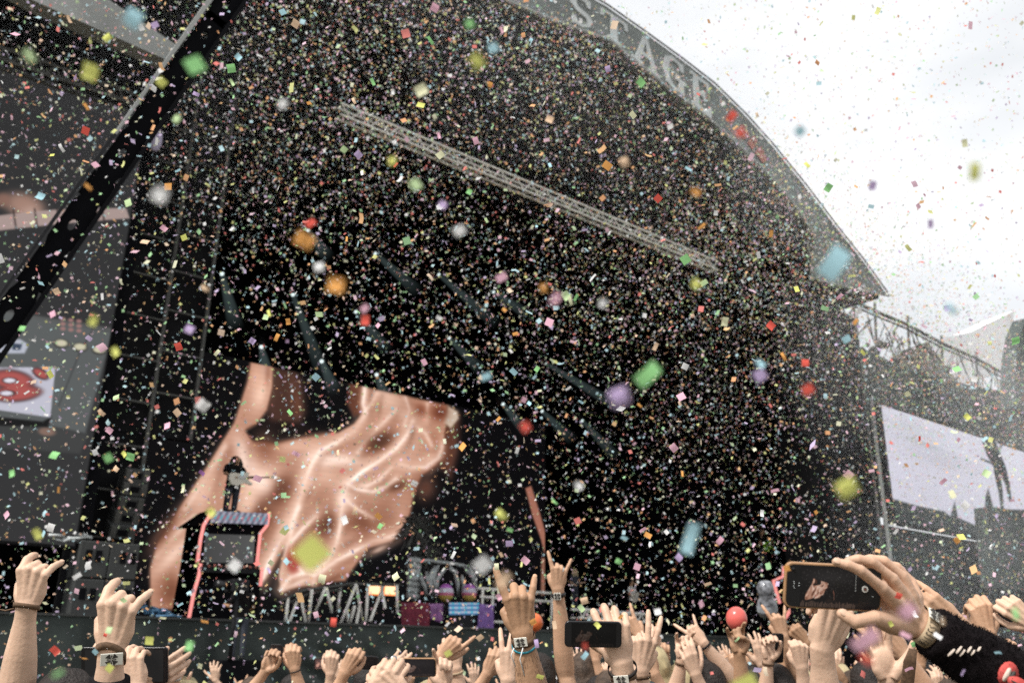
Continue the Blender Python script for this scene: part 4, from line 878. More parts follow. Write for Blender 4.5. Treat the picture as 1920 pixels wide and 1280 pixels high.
def phone(px, py, d, ang, w_, h_, label, case='blackp', scr=None, tilt=0, lens=False, group=None):
    """w_ long side, h_ short side in metres, screen faces the camera"""
    c = at(px, py, d); r, u, n = img_frame(); a = R_(ang)
    X = r * math.cos(a) - u * math.sin(a); Y = u * math.cos(a) + r * math.sin(a); Z = n
    c_, s_ = math.cos(R_(tilt)), math.sin(R_(tilt)); Y, Z = Y * c_ + Z * s_, Z * c_ - Y * s_
    o = empty('mobile_phone', c, label, 'phone', group)
    R0 = .012; K = 6; poly = []
    for cx, cy, q0 in ((1, 1, 0), (-1, 1, 90), (-1, -1, 180), (1, -1, 270)):
        for i in range(K + 1): q = R_(q0 + 90 * i / K); poly.append((cx * (w_ / 2 - R0) + R0 * math.cos(q), cy * (h_ / 2 - R0) + R0 * math.sin(q)))
    f = lambda x, y, z: c + X * x + Y * y + Z * z
    b = MB().prism([f(x, y, .0045) for x, y in poly], -Z * .009).build('case', M[case], o); bevel(b, .002, 3)
    k = 1 - .006 / w_; k2 = 1 - .006 / h_
    g_ = MB().prism([f(x * k, y * k2, .0049) for x, y in poly], Z * .0004).build('glass', M['blackp'], o)
    if scr:
        x0, x1 = scr[1]; na, nb = scr[2] if len(scr) > 2 else (60, 30)
        picture('screen', f(x0 * w_, h_ * .44, .0056), X * (w_ * (x1 - x0)), -Y * h_ * .88, na, nb, scr[0], M['screen'], o)
    if lens: MB().ball(f(-w_ * .42, h_ * .36, .005), .003, 10, 6).build('front_lens', M['black2'], o)
    return o, f
def dim(fn, k=1, add=0): return lambda P, a, b: fn(a, b) * k + add

# writing on the wristband, stroke letters wrapped on the strap
STR = {'H': [((0, 0), (0, 1)), ((.6, 0), (.6, 1)), ((0, .5), (.6, .5))], 'E': [((0, 0), (0, 1)), ((0, 1), (.55, 1)), ((0, .5), (.45, .5)), ((0, 0), (.55, 0))], 'L': [((0, 1), (0, 0)), ((0, 0), (.5, 0))],
       'F': [((0, 0), (0, 1)), ((0, 1), (.55, 1)), ((0, .5), (.45, .5))], 'S': [((.55, 1), (0, .8)), ((0, .8), (.55, .35)), ((.55, .35), (0, 0))], 'T': [((0, 1), (.6, 1)), ((.3, 1), (.3, 0))]}
def band_text(a, dist, txt, q0, dq, h, extra, parent):
    t = dist / a['flen']; rx = np.interp(t, a['ts'], a['rr']) * a['s'] + extra; f_ = np.interp(t, a['ts'], a['ff']); c = a['W'] - a['fd'] * dist; b = a['fd'].cross(a['fx']); mb = MB()
    for i, ch in enumerate(txt):
        for (p0, p1) in STR[ch]:
            P_ = []
            for (u, v) in (p0, p1):
                q = R_(q0 + dq * (i + u)); P_.append(c + a['fx'] * math.cos(q) * rx + b * math.sin(q) * (rx * f_ + .001) + a['fd'] * (v - .5) * h)
            mb.tube(P_, .00055, 5)
    return mb.build('lettering', M['ink'], parent, False, False)
# the big phone at right and its holder
o, f = phone(1561, 1099, 1.5, 3, .163, .076, 'large phone in a tan case filming the stage, held up at right', 'case', (lambda P, a, b: art_scene(a, b), (-.34, .26), (260, 130)), lens=True)
MB().prism([f(.036, -.001, .006), f(.0365, -.001, .006), f(.0365, .030, .006), f(.036, .030, .006)], f(0, 0, .0063) - f(0, 0, .006)).build('zoom_slider', M['letter'], o)
MB().tube([f(.052, .0, .0060), f(.052, .0, .0066)], .0052, 24).build('record_button', M['white'], o)
MB().tube([f(.052, .0, .0066), f(.052, .0, .0069)], .0030, 20).build('record_ring', M['ink'], o)
MB().tube([f(.052, .0, .0069), f(.052, .0, .0072)], .0011, 12).build('record_dot', M['redp'], o)
mb = MB()
for x, y in ((-.066, .003), (-.067, -.001), (-.0655, -.004), (-.0665, .006), (-.058, .004), (-.058, .0), (.0365, -.004), (.066, -.012)): mb.ball(f(x, y, .0056), .0009, 6, 4)
mb.build('icons', M['letter'], o)
p, A = person('person whose hand grips the big tan phone, black plush sleeve with lips patch, tan wristband', [dict(px=1722, py=1166, d=1.53, A=-46, pose=([(12, 22, 12, 8), (14, 30, 16, 2), (20, 36, 18, -3), (28, 40, 20, -8)], TH_REST), face=1, thumb='L', B=-57, tilt=4, roll=38, s=1.04, thick=.9, fpx=[[(1654, 1102, 1.48), (1613, 1069, 1.47), (1589, 1058, 1.47), (1567, 1053, 1.475)], [(1673, 1085, 1.505), (1634, 1053, 1.50), (1609, 1048, 1.50), (1590, 1051, 1.505)], [(1692, 1081, 1.53), (1657, 1051, 1.53), (1632, 1047, 1.53), (1613, 1052, 1.53)], [(1709, 1091, 1.555), (1682, 1062, 1.56), (1662, 1056, 1.56), (1647, 1060, 1.56)]],
     thumb_px=[(1640, 1158, 1.475), (1603, 1165, 1.462), (1578, 1150, 1.468)])], 'skin_d', 'shirt', voxel=.0024, it=5)
a = A[0]; nails(a, p, M['skin_a'])
def face_q(a, v):
    b = a['fd'].cross(a['fx']); return math.degrees(math.atan2(v.dot(b), v.dot(a['fx'])))
qc = face_q(a, -Vector(FW)); qp = face_q(a, -Vector(FW) * .55 + Vector(UP) * .62 + Vector(RT) * .5)
bw = band_on(a, .012, .024, M['tanband'], 'wristband', p, .004, plate=(qp, .011, .014))
sg_ = 1 if (qp - qc + 540) % 360 - 180 > 0 else -1
band_text(a, .012, 'HELLFEST', qc - sg_ * 52, sg_ * 11.5, .015, .0062, bw)
sl = sleeve_on(a, .028, mat('black_plush', (.012, .009, .010), .95, var=.5, scale=90, bump=1, bscale=420, spec=.08), p, .043, .062, .0045)
# lips and tongue patch + white embroidery on the sleeve
def on_sleeve(a, dist, u, rad=.0): # u metres sideways, returns point on the camera side of the sleeve and its normal
    c = a['W'] - a['fd'] * dist; n = -Vector(FW); n = (n - a['fd'] * n.dot(a['fd'])).normalized(); t = a['fd'].cross(n)
    r_ = np.interp((dist - .034) / .24, [0, 1], [.043, .060]) * .98 + .004; an = u / r_
    return c + n * r_ * math.cos(an) + t * r_ * math.sin(an), (n * math.cos(an) + t * math.sin(an)), t
def patch(name, pts, m_, parent, lift=.0):
    P_ = []; 
    for (dd, uu) in pts: p_, n_, t_ = on_sleeve(a, dd, uu); P_.append((p_ + n_ * (.002 + lift), n_))
    mb = MB(); k = len(P_); cc = sum((q[0] for q in P_), Vector()) / k; nn = sum((q[1] for q in P_), Vector()).normalized()
    mb.v = [tuple(q[0]) for q in P_] + [tuple(cc + nn * .0015)] + [tuple(q[0] - q[1] * .004) for q in P_]
    for i in range(k): j = (i + 1) % k; mb.f.append((i, j, k)); mb.f.append((i, i + k + 1, j + k + 1, j))
    return mb.build(name, m_, parent, True, False)
ell = lambda d0, u0, rd, ru, n_=16, ph=0, sk_=0: [(d0 + rd * math.cos(2 * math.pi * i / n_) , u0 + ru * math.sin(2 * math.pi * i / n_) + sk_ * math.cos(2 * math.pi * i / n_)) for i in range(n_)]
mb = MB(); sm_ = sl.data; n_p = len(sm_.polygons)
for k in range(5200):
    pg = sm_.polygons[random.randrange(n_p)]; 
    if pg.center.z < 1.5 or len(pg.vertices) > 4: continue
    v0 = pg.center + (sm_.vertices[pg.vertices[0]].co - pg.center) * random.uniform(-.9, .9) + (sm_.vertices[pg.vertices[1]].co - pg.center) * random.uniform(-.9, .9)
    dr = (pg.normal + Vector((random.uniform(-.8, .8), random.uniform(-.8, .8), random.uniform(-.8, .8)))).normalized()
    mb.tube([v0 - pg.normal * .001, v0 + dr * random.uniform(.003, .006)], [.0006, .0003], 3, caps=False)
fz_ = mb.build('plush_pile', sl.data.materials[0], sl, weld=False); fz_.parent = sl; fz_.matrix_parent_inverse = Matrix.Identity(4)
RED = mat('red_embroidery', (.5, .07, .06), .7, var=.2, scale=200); CR = mat('cream_embroidery', (.6, .5, .42), .8)
patch('patch_lips', ell(.142, .010, .016, .021), RED, sl); patch('patch_teeth', ell(.139, .008, .0042, .012), CR, sl, .0016); patch('patch_mouth', ell(.147, .007, .0034, .012), M['ink'], sl, .003)
patch('patch_tongue', ell(.163, .004, .021, .011), RED, sl, .0035); patch('patch_tongue_line', ell(.161, .004, .015, .0015), M['ink'], sl, .006)
for k in range(6): patch('white_stitching', ell(.048 + .007 * k, -.012 + .005 * k + .006 * (k % 2), .0014, .008 - .0008 * k, 10, 0, .003), CR, sl)

# the other near arms (px of the wrist in the photograph's frame give where each stands)
HORN11 = ([(6, 10, 6, 14), (62, 92, 50, 3), (66, 92, 50, -1), (22, 22, 10, -20)], TH_FOLD)
p, A = person('person at far left making horns, thin brown wristband on a bare pale arm', [dict(px=50, py=1136, d=2.55, A=2, pose='horns', face=1, thumb='L', B=7, tilt=-14, s=1.1, thick=1.15)], 'skin_a', 'greyshirt', voxel=.003, it=5)
band_on(A[0], .0, .014, M['band'], 'wristband', p, .004, twist=1); nails(A[0], p, M['skin_a'])
MB().tube([A[0]['W'] - A[0]['fd'] * .005 - Vector(RT) * .03, A[0]['W'] - Vector(RT) * .06 - Vector(UP) * .012, A[0]['W'] - Vector(RT) * .10 - Vector(UP) * .004], [.0025, .002, .001], 8).build('wristband_tail', M['band'], p, True)
p, A = person('person making horns with a white metal plate on a brown wristband, black sleeve below', [dict(px=208, py=1216, d=2.1, A=4, pose='horns', face=1, thumb='L', B=3, tilt=-8, s=1.12, thick=1.12)], 'skin_a', 'shirt', voxel=.0027, it=5)
band_on(A[0], .014, .018, M['band'], 'wristband', p, .003, plate=(112, .024, .014), twist=3); nails(A[0], p, M['skin_a']); sleeve_on(A[0], .068, M['shirt'], p, .046, .055, .003)
p, A = person('person with a hairy tanned arm making horns, plated wristband with teal and white cords', [dict(px=979, py=1184, d=2.45, A=-8, pose=HORN11, face=1, thumb='L', B=-10, tilt=-4, s=1.06, thick=1.12)], 'skin_c', 'shirt', voxel=.0028, it=5)
a = A[0]; nails(a, p, M['skin_b'])
band_on(a, .018, .018, M['band'], 'wristband', p, .003, plate=(78, .018, .0125), twist=-1); band_on(a, .034, .006, M['teal'], 'teal_cord', p, .004, twist=-1.5)
mb = MB()
for k in range(420):
    t = random.uniform(.06, .25); q = random.uniform(0, 6.28); rx = np.interp(t / a['flen'], a['ts'], a['rr']) * a['s']; f_ = np.interp(t / a['flen'], a['ts'], a['ff']); bb = a['fd'].cross(a['fx'])
    nn = a['fx'] * math.cos(q) + bb * math.sin(q) * f_; s0 = a['W'] - a['fd'] * t + nn * (rx - .001); e0 = s0 + nn * .003 - a['fd'] * .009 + bb * random.uniform(-.004, .004)
    mb.tube([s0, e0], [.0005, .0003], 3, caps=False)
mb.build('arm_hair', M['hair_dark'], p, weld=False)
c = a['W'] - a['fd'] * .034
for dx, ln in ((-.028, .05), (-.004, .075)):
    s0 = c + Vector(RT) * dx - Vector(FW) * .03; MB().tube([s0, s0 - Vector(UP) * ln * .4 - Vector(RT) * .008, s0 - Vector(UP) * ln + Vector(RT) * .004], .0016, 7).build('white_cord', M['white'], p, True)
p, A = person('person with a tall raised arm making horns, dark wristwatch, right of the teal corded wrist', [dict(px=1046, py=1103, d=4.5, A=2, pose='horns_flat', face=1, thumb='L', B=-5, tilt=-8, s=1.1, flen=.40)], 'skin_b', 'shirt', voxel=.0045)
band_on(A[0], .03, .02, M['blackp'], 'wristwatch', p, .004, plate=(80, .018, .018))
o, f = phone(1112, 1188, 2.36, 1, .150, .068, 'black phone with a dark screen held by the hand with the leather bracelet', 'blackp', (lambda P, a, b: art_scene(a, b, (12, 11, 12)) * .32, (-.38, .4), (60, 30)))
p, A = person('person holding up the dark phone, braided leather bracelet and plated wristband, tattooed finger', [dict(px=1165, py=1240, d=2.38, A=-14, pose=([(30, 52, 24, 12), (34, 50, 24, 2), (38, 50, 24, -3), (44, 50, 24, -10)], TH_REST), face=1, thumb='L', B=-9, tilt=-10, s=1.1,
     thumb_px=[(1137, 1222, 2.40), (1122, 1214, 2.41), (1108, 1206, 2.41)])], 'skin_a', 'greyshirt', voxel=.0027, it=5)
a = A[0]; nails(a, p, M['skin_a']); band_on(a, .018, .010, M['leather'], 'leather_bracelet', p, .007, twist=-1.5); band_on(a, .038, .014, M['band'], 'wristband', p, .003, plate=(75, .02, .0135))
p, A = person('person with a bent pale wrist and clenched hand directly below the big tan phone', [dict(px=1541, py=1216, d=2.1, A=24, pose=([(66, 80, 40, 4), (70, 84, 42, 1), (74, 80, 42, -3), (70, 70, 36, -6)], TH_REST), face=1, thumb='R', B=-4, tilt=-6, s=1.12, roll=-15)], 'skin_a', 'greyshirt', voxel=.0028, it=5)
nails(A[0], p, M['skin_a'])
p, A = person('person whose slanting hand shows just behind the tan lettered wristband', [dict(px=1795, py=1172, d=2.2, A=-58, pose='rest', face=1, thumb='L', B=-48, tilt=-5, s=1.0)], 'skin_b', 'shirt', voxel=.0035)

P_ = lambda *k: dict(zip(('px', 'py', 'd', 'A', 'pose', 'face', 'thumb', 'B'), k))
MID = [
 ('person clapping low behind the plated wrist at left', [P_(256, 1288, 3.0, -22, 'loose', 1, 'L', -6), P_(268, 1282, 3.1, 62, 'rest', 1, 'L', 30)], 'skin_a', 'shirt'),
 ('person with a small fist and white cuff right of the clapping hands', [P_(328, 1262, 5.2, 0, 'fist', 1, 'L', 0)], 'skin_b', 'shirt'),
 ('person with a blurred bare arm just behind the plated wristband at left', [P_(168, 1262, 3.4, 28, 'loose', 1, 'R', 24)], 'skin_a', 'shirt'),
 ('person holding up a small brown screened phone with both hands', [P_(552, 1252, 5.1, -10, 'grip', 1, 'L', -14), P_(498, 1256, 5.1, 24, 'grip', -1, 'R', 34)], 'skin_b', 'hair_dark'),
 ('person with a narrow hand gripping a phone above a face in profile', [P_(620, 1262, 5.3, 0, 'grip', 1, 'L', 4)], 'skin_a', 'shirt'),
 ('person holding a black phone with one tilted hand left of the middle', [P_(646, 1260, 4.4, 32, 'grip', 1, 'R', 22)], 'skin_b', 'shirt'),
 ('person framing a wide phone between a flat left hand and tanned right hand', [P_(716, 1266, 4.2, 56, 'rest', 1, 'R', 44), P_(834, 1284, 3.9, -6, 'one', -1, 'L', -4)], 'skin_a', 'shirt'),
 ('person pointing up to the right with a silver ring above the wide phone', [P_(826, 1230, 4.0, 52, 'point', 1, 'R', 10)], 'skin_b', 'shirt'),
 ('person with a braceleted limp hand right of the pointing hand', [P_(854, 1252, 4.2, -14, 'loose', 1, 'L', -12)], 'skin_a', 'shirt'),
 ('person with two ringed hands folded low under the wide phone', [P_(698, 1304, 2.9, 42, 'loose', 1, 'R', 30), P_(758, 1304, 2.9, -58, 'loose', 1, 'L', -40)], 'skin_a', 'shirt'),
 ('person with a loosely curled hand left of the corded hairy arm', [P_(914, 1262, 4.6, 28, 'loose', 1, 'R', 30)], 'skin_b', 'shirt'),
 ('person giving a low peace sign against the hairy tanned arm', [P_(953, 1272, 3.3, 4, 'peace', 1, 'L', 0)], 'skin_a', 'shirt'),
 ('person with a ringed peace sign and grey cuff right of the leather bracelet', [P_(1200, 1254, 2.9, 12, 'peace', 1, 'R', -4)], 'skin_a', 'greyshirt'),
 ('person making tilted horns on a long arm above the peace sign', [P_(1199, 1190, 4.9, -34, 'horns_flat', 1, 'R', -32)], 'skin_b', 'shirt'),
 ('person with a thin raised finger and dark bracelet near the bottom centre', [P_(1245, 1246, 5.0, -6, 'one', -1, 'L', -6)], 'skin_b', 'shirt'),
 ('person with many silver rings on an upright fist and pale wristband', [P_(1279, 1236, 4.6, 10, 'horns', -1, 'R', 12)], 'skin_a', 'shirt'),
 ('person making horns on an arm slanting up left beside the ringed fist', [P_(1318, 1204, 4.7, -44, 'horns_flat', 1, 'L', -38)], 'skin_a', 'shirt'),
 ('person with a tanned hand raised under the large red balloon', [P_(1386, 1224, 4.3, -4, 'horns', -1, 'R', -6)], 'skin_c', 'shirt'),
 ('person gripping an upright black phone beside the red balloon hand', [P_(1441, 1236, 4.7, 4, 'grip', -1, 'R', 6)], 'skin_a', 'shirt'),
 ('person making small pale horns left of the clenched pale hand', [P_(1468, 1192, 4.8, -16, 'horns_flat', 1, 'L', -22)], 'skin_b', 'shirt'),
 ('person pointing up left with a bent wrist behind the clenched pale hand', [P_(1514, 1204, 4.8, -48, 'point', 1, 'L', -40)], 'skin_c', 'shirt'),
 ('person with open fingers raised between the pale hand and brown lanyard', [P_(1664, 1274, 2.7, -10, 'open', -1, 'R', -6)], 'skin_a', 'shirt'),
 ('person with a curled tanned hand above the open fingers', [P_(1668, 1222, 3.6, -38, 'loose', 1, 'L', -34)], 'skin_c', 'shirt'),
 ('person with slanting fingers behind the brown lanyard strap', [P_(1696, 1226, 3.4, -42, 'rest', 1, 'L', -30)], 'skin_b', 'shirt'),
 ('person holding a dark phone in an upright fist at far right', [P_(1852, 1188, 3.2, -6, 'grip', 1, 'R', -24)], 'skin_b', 'shirt'),
 ('person whose pinkish hand grips the right edge of the far right phone', [P_(1938, 1170, 3.1, -52, 'grip', 1, 'L', -36)], 'skin_a', 'shirt'),
 ('person with a bare arm crossing low at the right edge of the crowd', [P_(1868, 1262, 3.6, -40, 'loose', 1, 'L', -58)], 'skin_a', 'shirt'),
 ('person with a clenched hand low at the extreme bottom right', [P_(1912, 1268, 2.7, -30, 'fist', 1, 'L', -30)], 'skin_b', 'shirt'),
 ('person with a small open hand left of the upright fist at far right', [P_(1822, 1206, 5.0, -8, 'open', -1, 'R', -14)], 'skin_a', 'shirt'),
 ('person with a pale fist half hidden behind the upright black phone arm', [P_(1503, 1250, 4.2, -6, 'fist', 1, 'L', -8)], 'skin_a', 'shirt'),
 ('person with a curled hand beside the horns near the bottom centre', [P_(1226, 1262, 4.4, -20, 'loose', 1, 'L', -26)], 'skin_b', 'shirt'),
 ('person with a low raised hand under the silver ringed fist', [P_(1304, 1262, 4.4, -16, 'rest', 1, 'R', -22)], 'skin_a', 'shirt'),
]
HR = ['hair_dark', 'hair_grey', 'hair_blond', 'hair_dark']
for k, (lab, arms, sk, sh) in enumerate(MID):
    for q in arms: q.setdefault('tilt', random.uniform(-20, -5)); q.setdefault('s', random.uniform(1.0, 1.1))
    sh = random.choice(['shirt', 'shirt', 'greyshirt', 'denim'])
    p, A = person(lab, arms, sk, sh, HR[k % 4], ('hair_short', 'hair_long')[k % 3 == 0], voxel=.0045 if arms[0]['d'] > 3.2 else .0036, it=3)
    if k in (8, 12, 13, 15, 16, 18, 22): band_on(A[0], .02, .012, M[('band', 'leather', 'tanband')[k % 3]], 'wristband', p, .003)
    if k in (3, 14): band_on(A[0], .015, .008, M['leather'], 'bracelet', p, .003)
    if k in (1,): band_on(A[0], .02, .03, M['white'], 'cuff', p, .006)
    if k in (7, 12, 9):
        t0, t1, r_ = A[0]['tips'][1 if k == 7 else 2]; MB().tube([t0 - (t1 - t0) * .4, t0], r_ * 1.12, 14).build('ring', M['steel'], p, True)
    if k == 12: sleeve_on(A[0], .05, M['greyshirt'], p, .045, .055)
HEADS = [(585, 1246, 6.0, 'hair_dark', 'brown haired man seen over the phones at lower left'), (1330, 1246, 5.2, 'hair_dark', 'dark haired head before the skirt left of the red balloon'), (1398, 1262, 4.2, 'hair_grey', 'brown haired head just under the red balloon hand'),
 (1490, 1262, 4.8, 'hair_dark', 'dark head between the upright phone and the pale clenched hand'), (455, 1268, 6.5, 'hair_dark', 'dark head peeking up below the camera operator'), (1015, 1262, 6, 'hair_dark', 'dark head right of the hairy tanned arm'), (1226, 1268, 5, 'hair_grey', 'brown head among raised hands right of the leather bracelet'),
 (1602, 1258, 3.6, 'hair_grey', 'grey capped head beside the pale clenched hand'), (1790, 1262, 4.6, 'hair_dark', 'dark head under the plush sleeve'), (690, 1276, 5.5, 'hair_blond', 'blond head low between the held phones'), (905, 1276, 5.2, 'hair_dark', 'dark head left of the low peace sign'), (1145, 1268, 5.6, 'hair_dark', 'dark head behind the leather bracelet hand'), (380, 1274, 6.5, 'hair_grey', 'brown head low at left of the phones')]
for (hx, hy, hd, hh, lab) in HEADS:
    ztop_ = 2 + (1222 - hy) / 1778 * hd; S_ = at(hx, 1222, hd); side_k = 1
    Ssh = Vector((S_.x, S_.y, 0)) + SIDE * .19; Ssh.z = ztop_ / 1.235
    st_ = random.getstate()
    random.seed(1); person(lab, [dict(P_(hx + .3 * FPX / hd, 1222 + .95 * FPX / hd, hd, 170, 'rest', 1, 'L', 170), shoulder=Ssh)], 'skin_b', random.choice(['shirt', 'greyshirt']), hh, voxel=.008, it=2); random.setstate(st_)
dk = lambda v, c=(20, 18, 19): (lambda P, a, b: np.ones(a.shape + (3,)) * np.array(c) + art_scene(a, b) * v)
phone(518, 1228, 5.15, 92, .13, .07, 'small phone with a brownish screen between two raised hands at left', 'blackp', (dk(.5), (-.4, .4), (24, 14)))
phone(601, 1243, 5.35, 0, .08, .066, 'small phone with a pinkish lit screen over the profile face', 'blackp', (dk(.8, (60, 40, 38)), (-.4, .4), (24, 14)))
phone(684, 1241, 4.55, 4, .135, .07, 'black blank phone held by the tilted hand left of the middle', 'blackp')
phone(783, 1250, 3.6, 0, .150, .075, 'wide phone filming the show between a flat hand and tanned hand', 'case', (dk(.45), (-.44, .44), (60, 30)))
phone(1458, 1214, 4.75, 91, .155, .062, 'upright black phone beside the red balloon hand', 'blackp')
phone(1890, 1156, 3.25, 2, .135, .075, 'dark blank phone in the upright fist at far right', 'blackp')
o, f = phone(234, 1246, 3.1, 0, .30, .125, 'flat dark screen propped behind the plated wrist and clapping hands', 'blackp', (lambda P, a, b: np.ones(a.shape + (3,)) * 30, (-.45, .45), (8, 6)))
ly = tag(MB().tube([at(1712, 1216, 2.6), at(1706, 1240, 2.6), at(1700, 1290, 2.6), at(1698, 1320, 2.6)], [.012, .019, .02, .02], 12, ref=Vector(RT), flat=.12).build('lanyard', M['band'], None, True), 'dark brown woven festival strap hanging below the plush sleeve', 'lanyard')
# balloons
def balloon(px, py, d, r, m_, label, sz=1.12):
    c = at(px, py, d); o = empty('balloon', c, label, 'balloon')
    MB().ball(c, r, 24, 16, sz=sz).build('skin', m_, o, True); MB().tube([c - Vector((0, 0, r * sz * .98)), c - Vector((0, 0, r * sz * 1.1))], [r * .05, r * .12], 8).build('knot', m_, o, True); return o
balloon(1381, 1159, 4.45, .052, mat('red_latex', (.62, .12, .1), .25, var=.1), 'large red balloon above the tanned hand, speckled with confetti')
balloon(1003, 1166, 5.6, .05, mat('orange_latex', (.7, .16, .05), .2), 'small orange balloon just behind the hairy tanned wrist')
ib = empty('inflatable_bottle', at(1440, 1120, 9), 'clear greyish bottle-shaped inflatable floating left of the big tan phone', 'inflatable')
c = at(1440, 1155, 9); u_ = (Vector(UP) - Vector(RT) * .1)
MB().tube([c + u_ * z for z in (0, .01, .06, .12, .17, .2, .24, .30, .345, .36)], [.03, .08, .1, .098, .085, .066, .08, .085, .06, .02], 24).build('body', mat('clear_grey_vinyl', (.16, .165, .18), .15, var=.9, scale=24), ib, True)
MB().tube([c + u_ * z for z in (.06, .12)], [.102, .101], 24, caps=False).build('label_sleeve', mat('pale_grey_vinyl', (.3, .32, .34), .3, var=.5, scale=14), ib, True)
# musicians on the stage
def musician(label, feet, h, yaw, shirt, hair, hairk, guitar=None, legs='denim', gtilt=20, sk='skin_b', vest=None, wide=1.0):
    s = h / 1.75; T = Matrix.Translation(feet) @ Matrix.Rotation(yaw, 4, 'Z') @ Matrix.Diagonal((s * wide, s * wide, s, 1))
    mb = MB(); SLV = []
    # local: facing +Y; guitar neck goes to the player's left (-x here)
    gt = math.tan(R_(gtilt))
    for pts in (([(.18, 0, 1.40), (.25, .02, 1.14), (.14, .2, 1.04)]), ([(-.18, 0, 1.40), (-.27, .05, 1.15), (-.36, .24, 1.06 + .36 * gt)])):
        mb.tube([pts[0], pts[1]], [.05, .04], 10); mb.ball(pts[1], .04, 8, 6); mb.tube([pts[1], pts[2]], [.038, .026], 10); mb.ball(pts[2], .036, 8, 6)
        SLV.append((pts[0], Vector(pts[0]).lerp(Vector(pts[1]), .8)))
        for j in range(4): mb.tube([pts[2], Vector(pts[2]) + Vector((-.03 + .02 * j, .05, -.03))], [.012, .008], 6)
    mA = remeshed(mb, .009, it=2); hm = TPL['head'].copy()
    me = join_meshes('person', [mA, hm], M[sk]); o = bpy.data.objects.new('person', me); COL.objects.link(o); o.matrix_world = T; tag(o, label, 'person')
    for nm, src, mt in (('shirt', 'shirt', shirt), ('trousers', 'trousers', legs), ('shoes', 'shoes', 'shoe'), ('hair', hairk, hair)):
        c = bpy.data.objects.new(nm, shared(src, mt)); COL.objects.link(c); c.parent = o
    for s0, s1 in SLV: c = MB().tube([s0, s1], [.075, .07], 12).build('shirt_sleeve', M[shirt], None, True); c.parent = o
    if hairk == 'hair_long':
        mb = MB()
        for sx in (-1, 1): mb.tube([(sx * .075, .02, 1.68), (sx * .1, .045, 1.52), (sx * .11, .06, 1.33)], [.035, .05, .03], 10)
        c = mb.build('hair', M[hair], None, True); c.parent = o
    if guitar:
        g = empty('electric_guitar', (0, 0, 0), guitar[1], 'guitar'); g.matrix_world = T
        c0 = Vector((.02, .24, 1.02)); nd = Vector((-1, .12, gt)).normalized(); upv = Vector((0, -1, 0)).cross(nd).normalized(); fn = nd.cross(upv)
        prof = [(a_ * 1.35, b_ * 1.3) for a_, b_ in [(-.22, .0), (-.2, .12), (-.1, .17), (.0, .12), (.06, .11), (.16, .17), (.2, .13), (.13, .05), (.14, -.05), (.18, -.12), (.1, -.14), (.02, -.1), (-.08, -.14), (-.18, -.13)]]
        k = MB().prism([c0 + nd * a + upv * b for a, b in prof], Vector((0, -.045, 0))).build('body', M[guitar[0]], None); k.parent = g; bevel(k, .01)
        k = MB().prism([c0 + nd * a + upv * b + Vector((0, .004, 0)) for a, b in ((-.1, -.07), (.1, -.08), (.13, .02), (.0, .03))], Vector((0, .004, 0))).build('pickguard', M['white'], None); k.parent = g
        k = MB().obox(c0 + nd * .42 + Vector((0, .01, 0)), nd, upv, Vector((0, 1, 0)), .3, .022, .012).build('neck', M['band'], None); k.parent = g
        k = MB().obox(c0 + nd * .77 + Vector((0, .01, 0)), nd, upv, Vector((0, 1, 0)), .07, .04, .01).build('headstock', M[guitar[0]], None); k.parent = g; bevel(k, .01)
    if vest:
        c = MB().tube([(0, -.01, 1.45), (0, 0, 1.2), (0, 0, .92)], [.17, .21, .2], 18, ref=(1, 0, 0), flat=.7).build('vest', M[vest], None, True); c.parent = o
    return o
# yaw: +Y turned to face the crowd (-Y) plus a little
musician('guitarist with long dark hair and white guitar standing on the neon edged podium', onY(431, 960, 28.4) - Vector((0, 0, .02)), 1.86, math.pi + .35, 'shirt', 'hair_dark', 'hair_long', ('cream', 'white electric guitar slung on the long haired guitarist on the podium'), gtilt=16, wide=1.5)
def fz2(px, py, Y):
    q = onY(px, py, Y); o = empty('stage_riser', (q.x, q.y, DECK), ('black riser block under the blond singer' if px < 1100 else 'low black riser block under the bass player'), 'riser')
    bevel(MB().box((q.x - .9, q.y - .5, DECK), (q.x + .9, q.y + .8, q.z - .01)).build('riser_block', M['black'], o), .02); return q
fz = lambda px, Y: Vector((onY(px, 1100, Y).x, Y, DECK))
musician('blond singer in a dark sleeveless vest right of the watch arm', fz2(1078, 1146, 30), 1.85, math.pi + .1, 'denim', 'hair_blond', 'hair_long', sk='skin_a')
musician('bass player in a white tank top on the distant stage', fz2(1186, 1166, 30), 1.9, math.pi + .2, 'white', 'hair_dark', 'hair_short', ('cream', 'pale bass guitar of the player in the white tank top'), gtilt=14)
musician('distant guitarist in black with a lime green guitar left of the big phone', onY(1434, 1070, 24.5), 1.85, math.pi + .2, 'shirt', 'hair_dark', 'hair_short', ('lime', 'lime green electric guitar held at the far side of the stage'), gtilt=24, wide=1.2)
rs_ = empty('stage_riser', onY(1434, 1070, 24.5), 'plain black riser under the guitarist with the lime guitar', 'riser')
q = onY(1434, 1070, 24.5); MB().box((q.x - 1.0, 24.2, DECK), (q.x + 1.0, 25.5, q.z - .01)).build('riser_block', M['black'], rs_)
bevel(rs_.children[0], .02)
o = musician('camera operator in black standing on a stand before the stage skirt under the podium', Vector((onY(458, 1100, 21).x, 21, 1.75)), 1.8, -.3, 'shirt', 'hair_dark', 'hair_short', sk='skin_c')
op = empty('operator_platform', (onY(458, 1100, 21).x, 21, 0), 'black block platform under the camera operator', 'platform'); xq = onY(458, 1100, 21).x
bevel(MB().box((xq - .5, 20.6, 0), (xq + .5, 21.4, 1.75)).build('block', M['black'], op), .02)
vc = empty('video_camera', onY(446, 1098, 20.6), 'black broadcast camera beside the operator before the skirt', 'camera'); q = onY(446, 1098, 20.6)
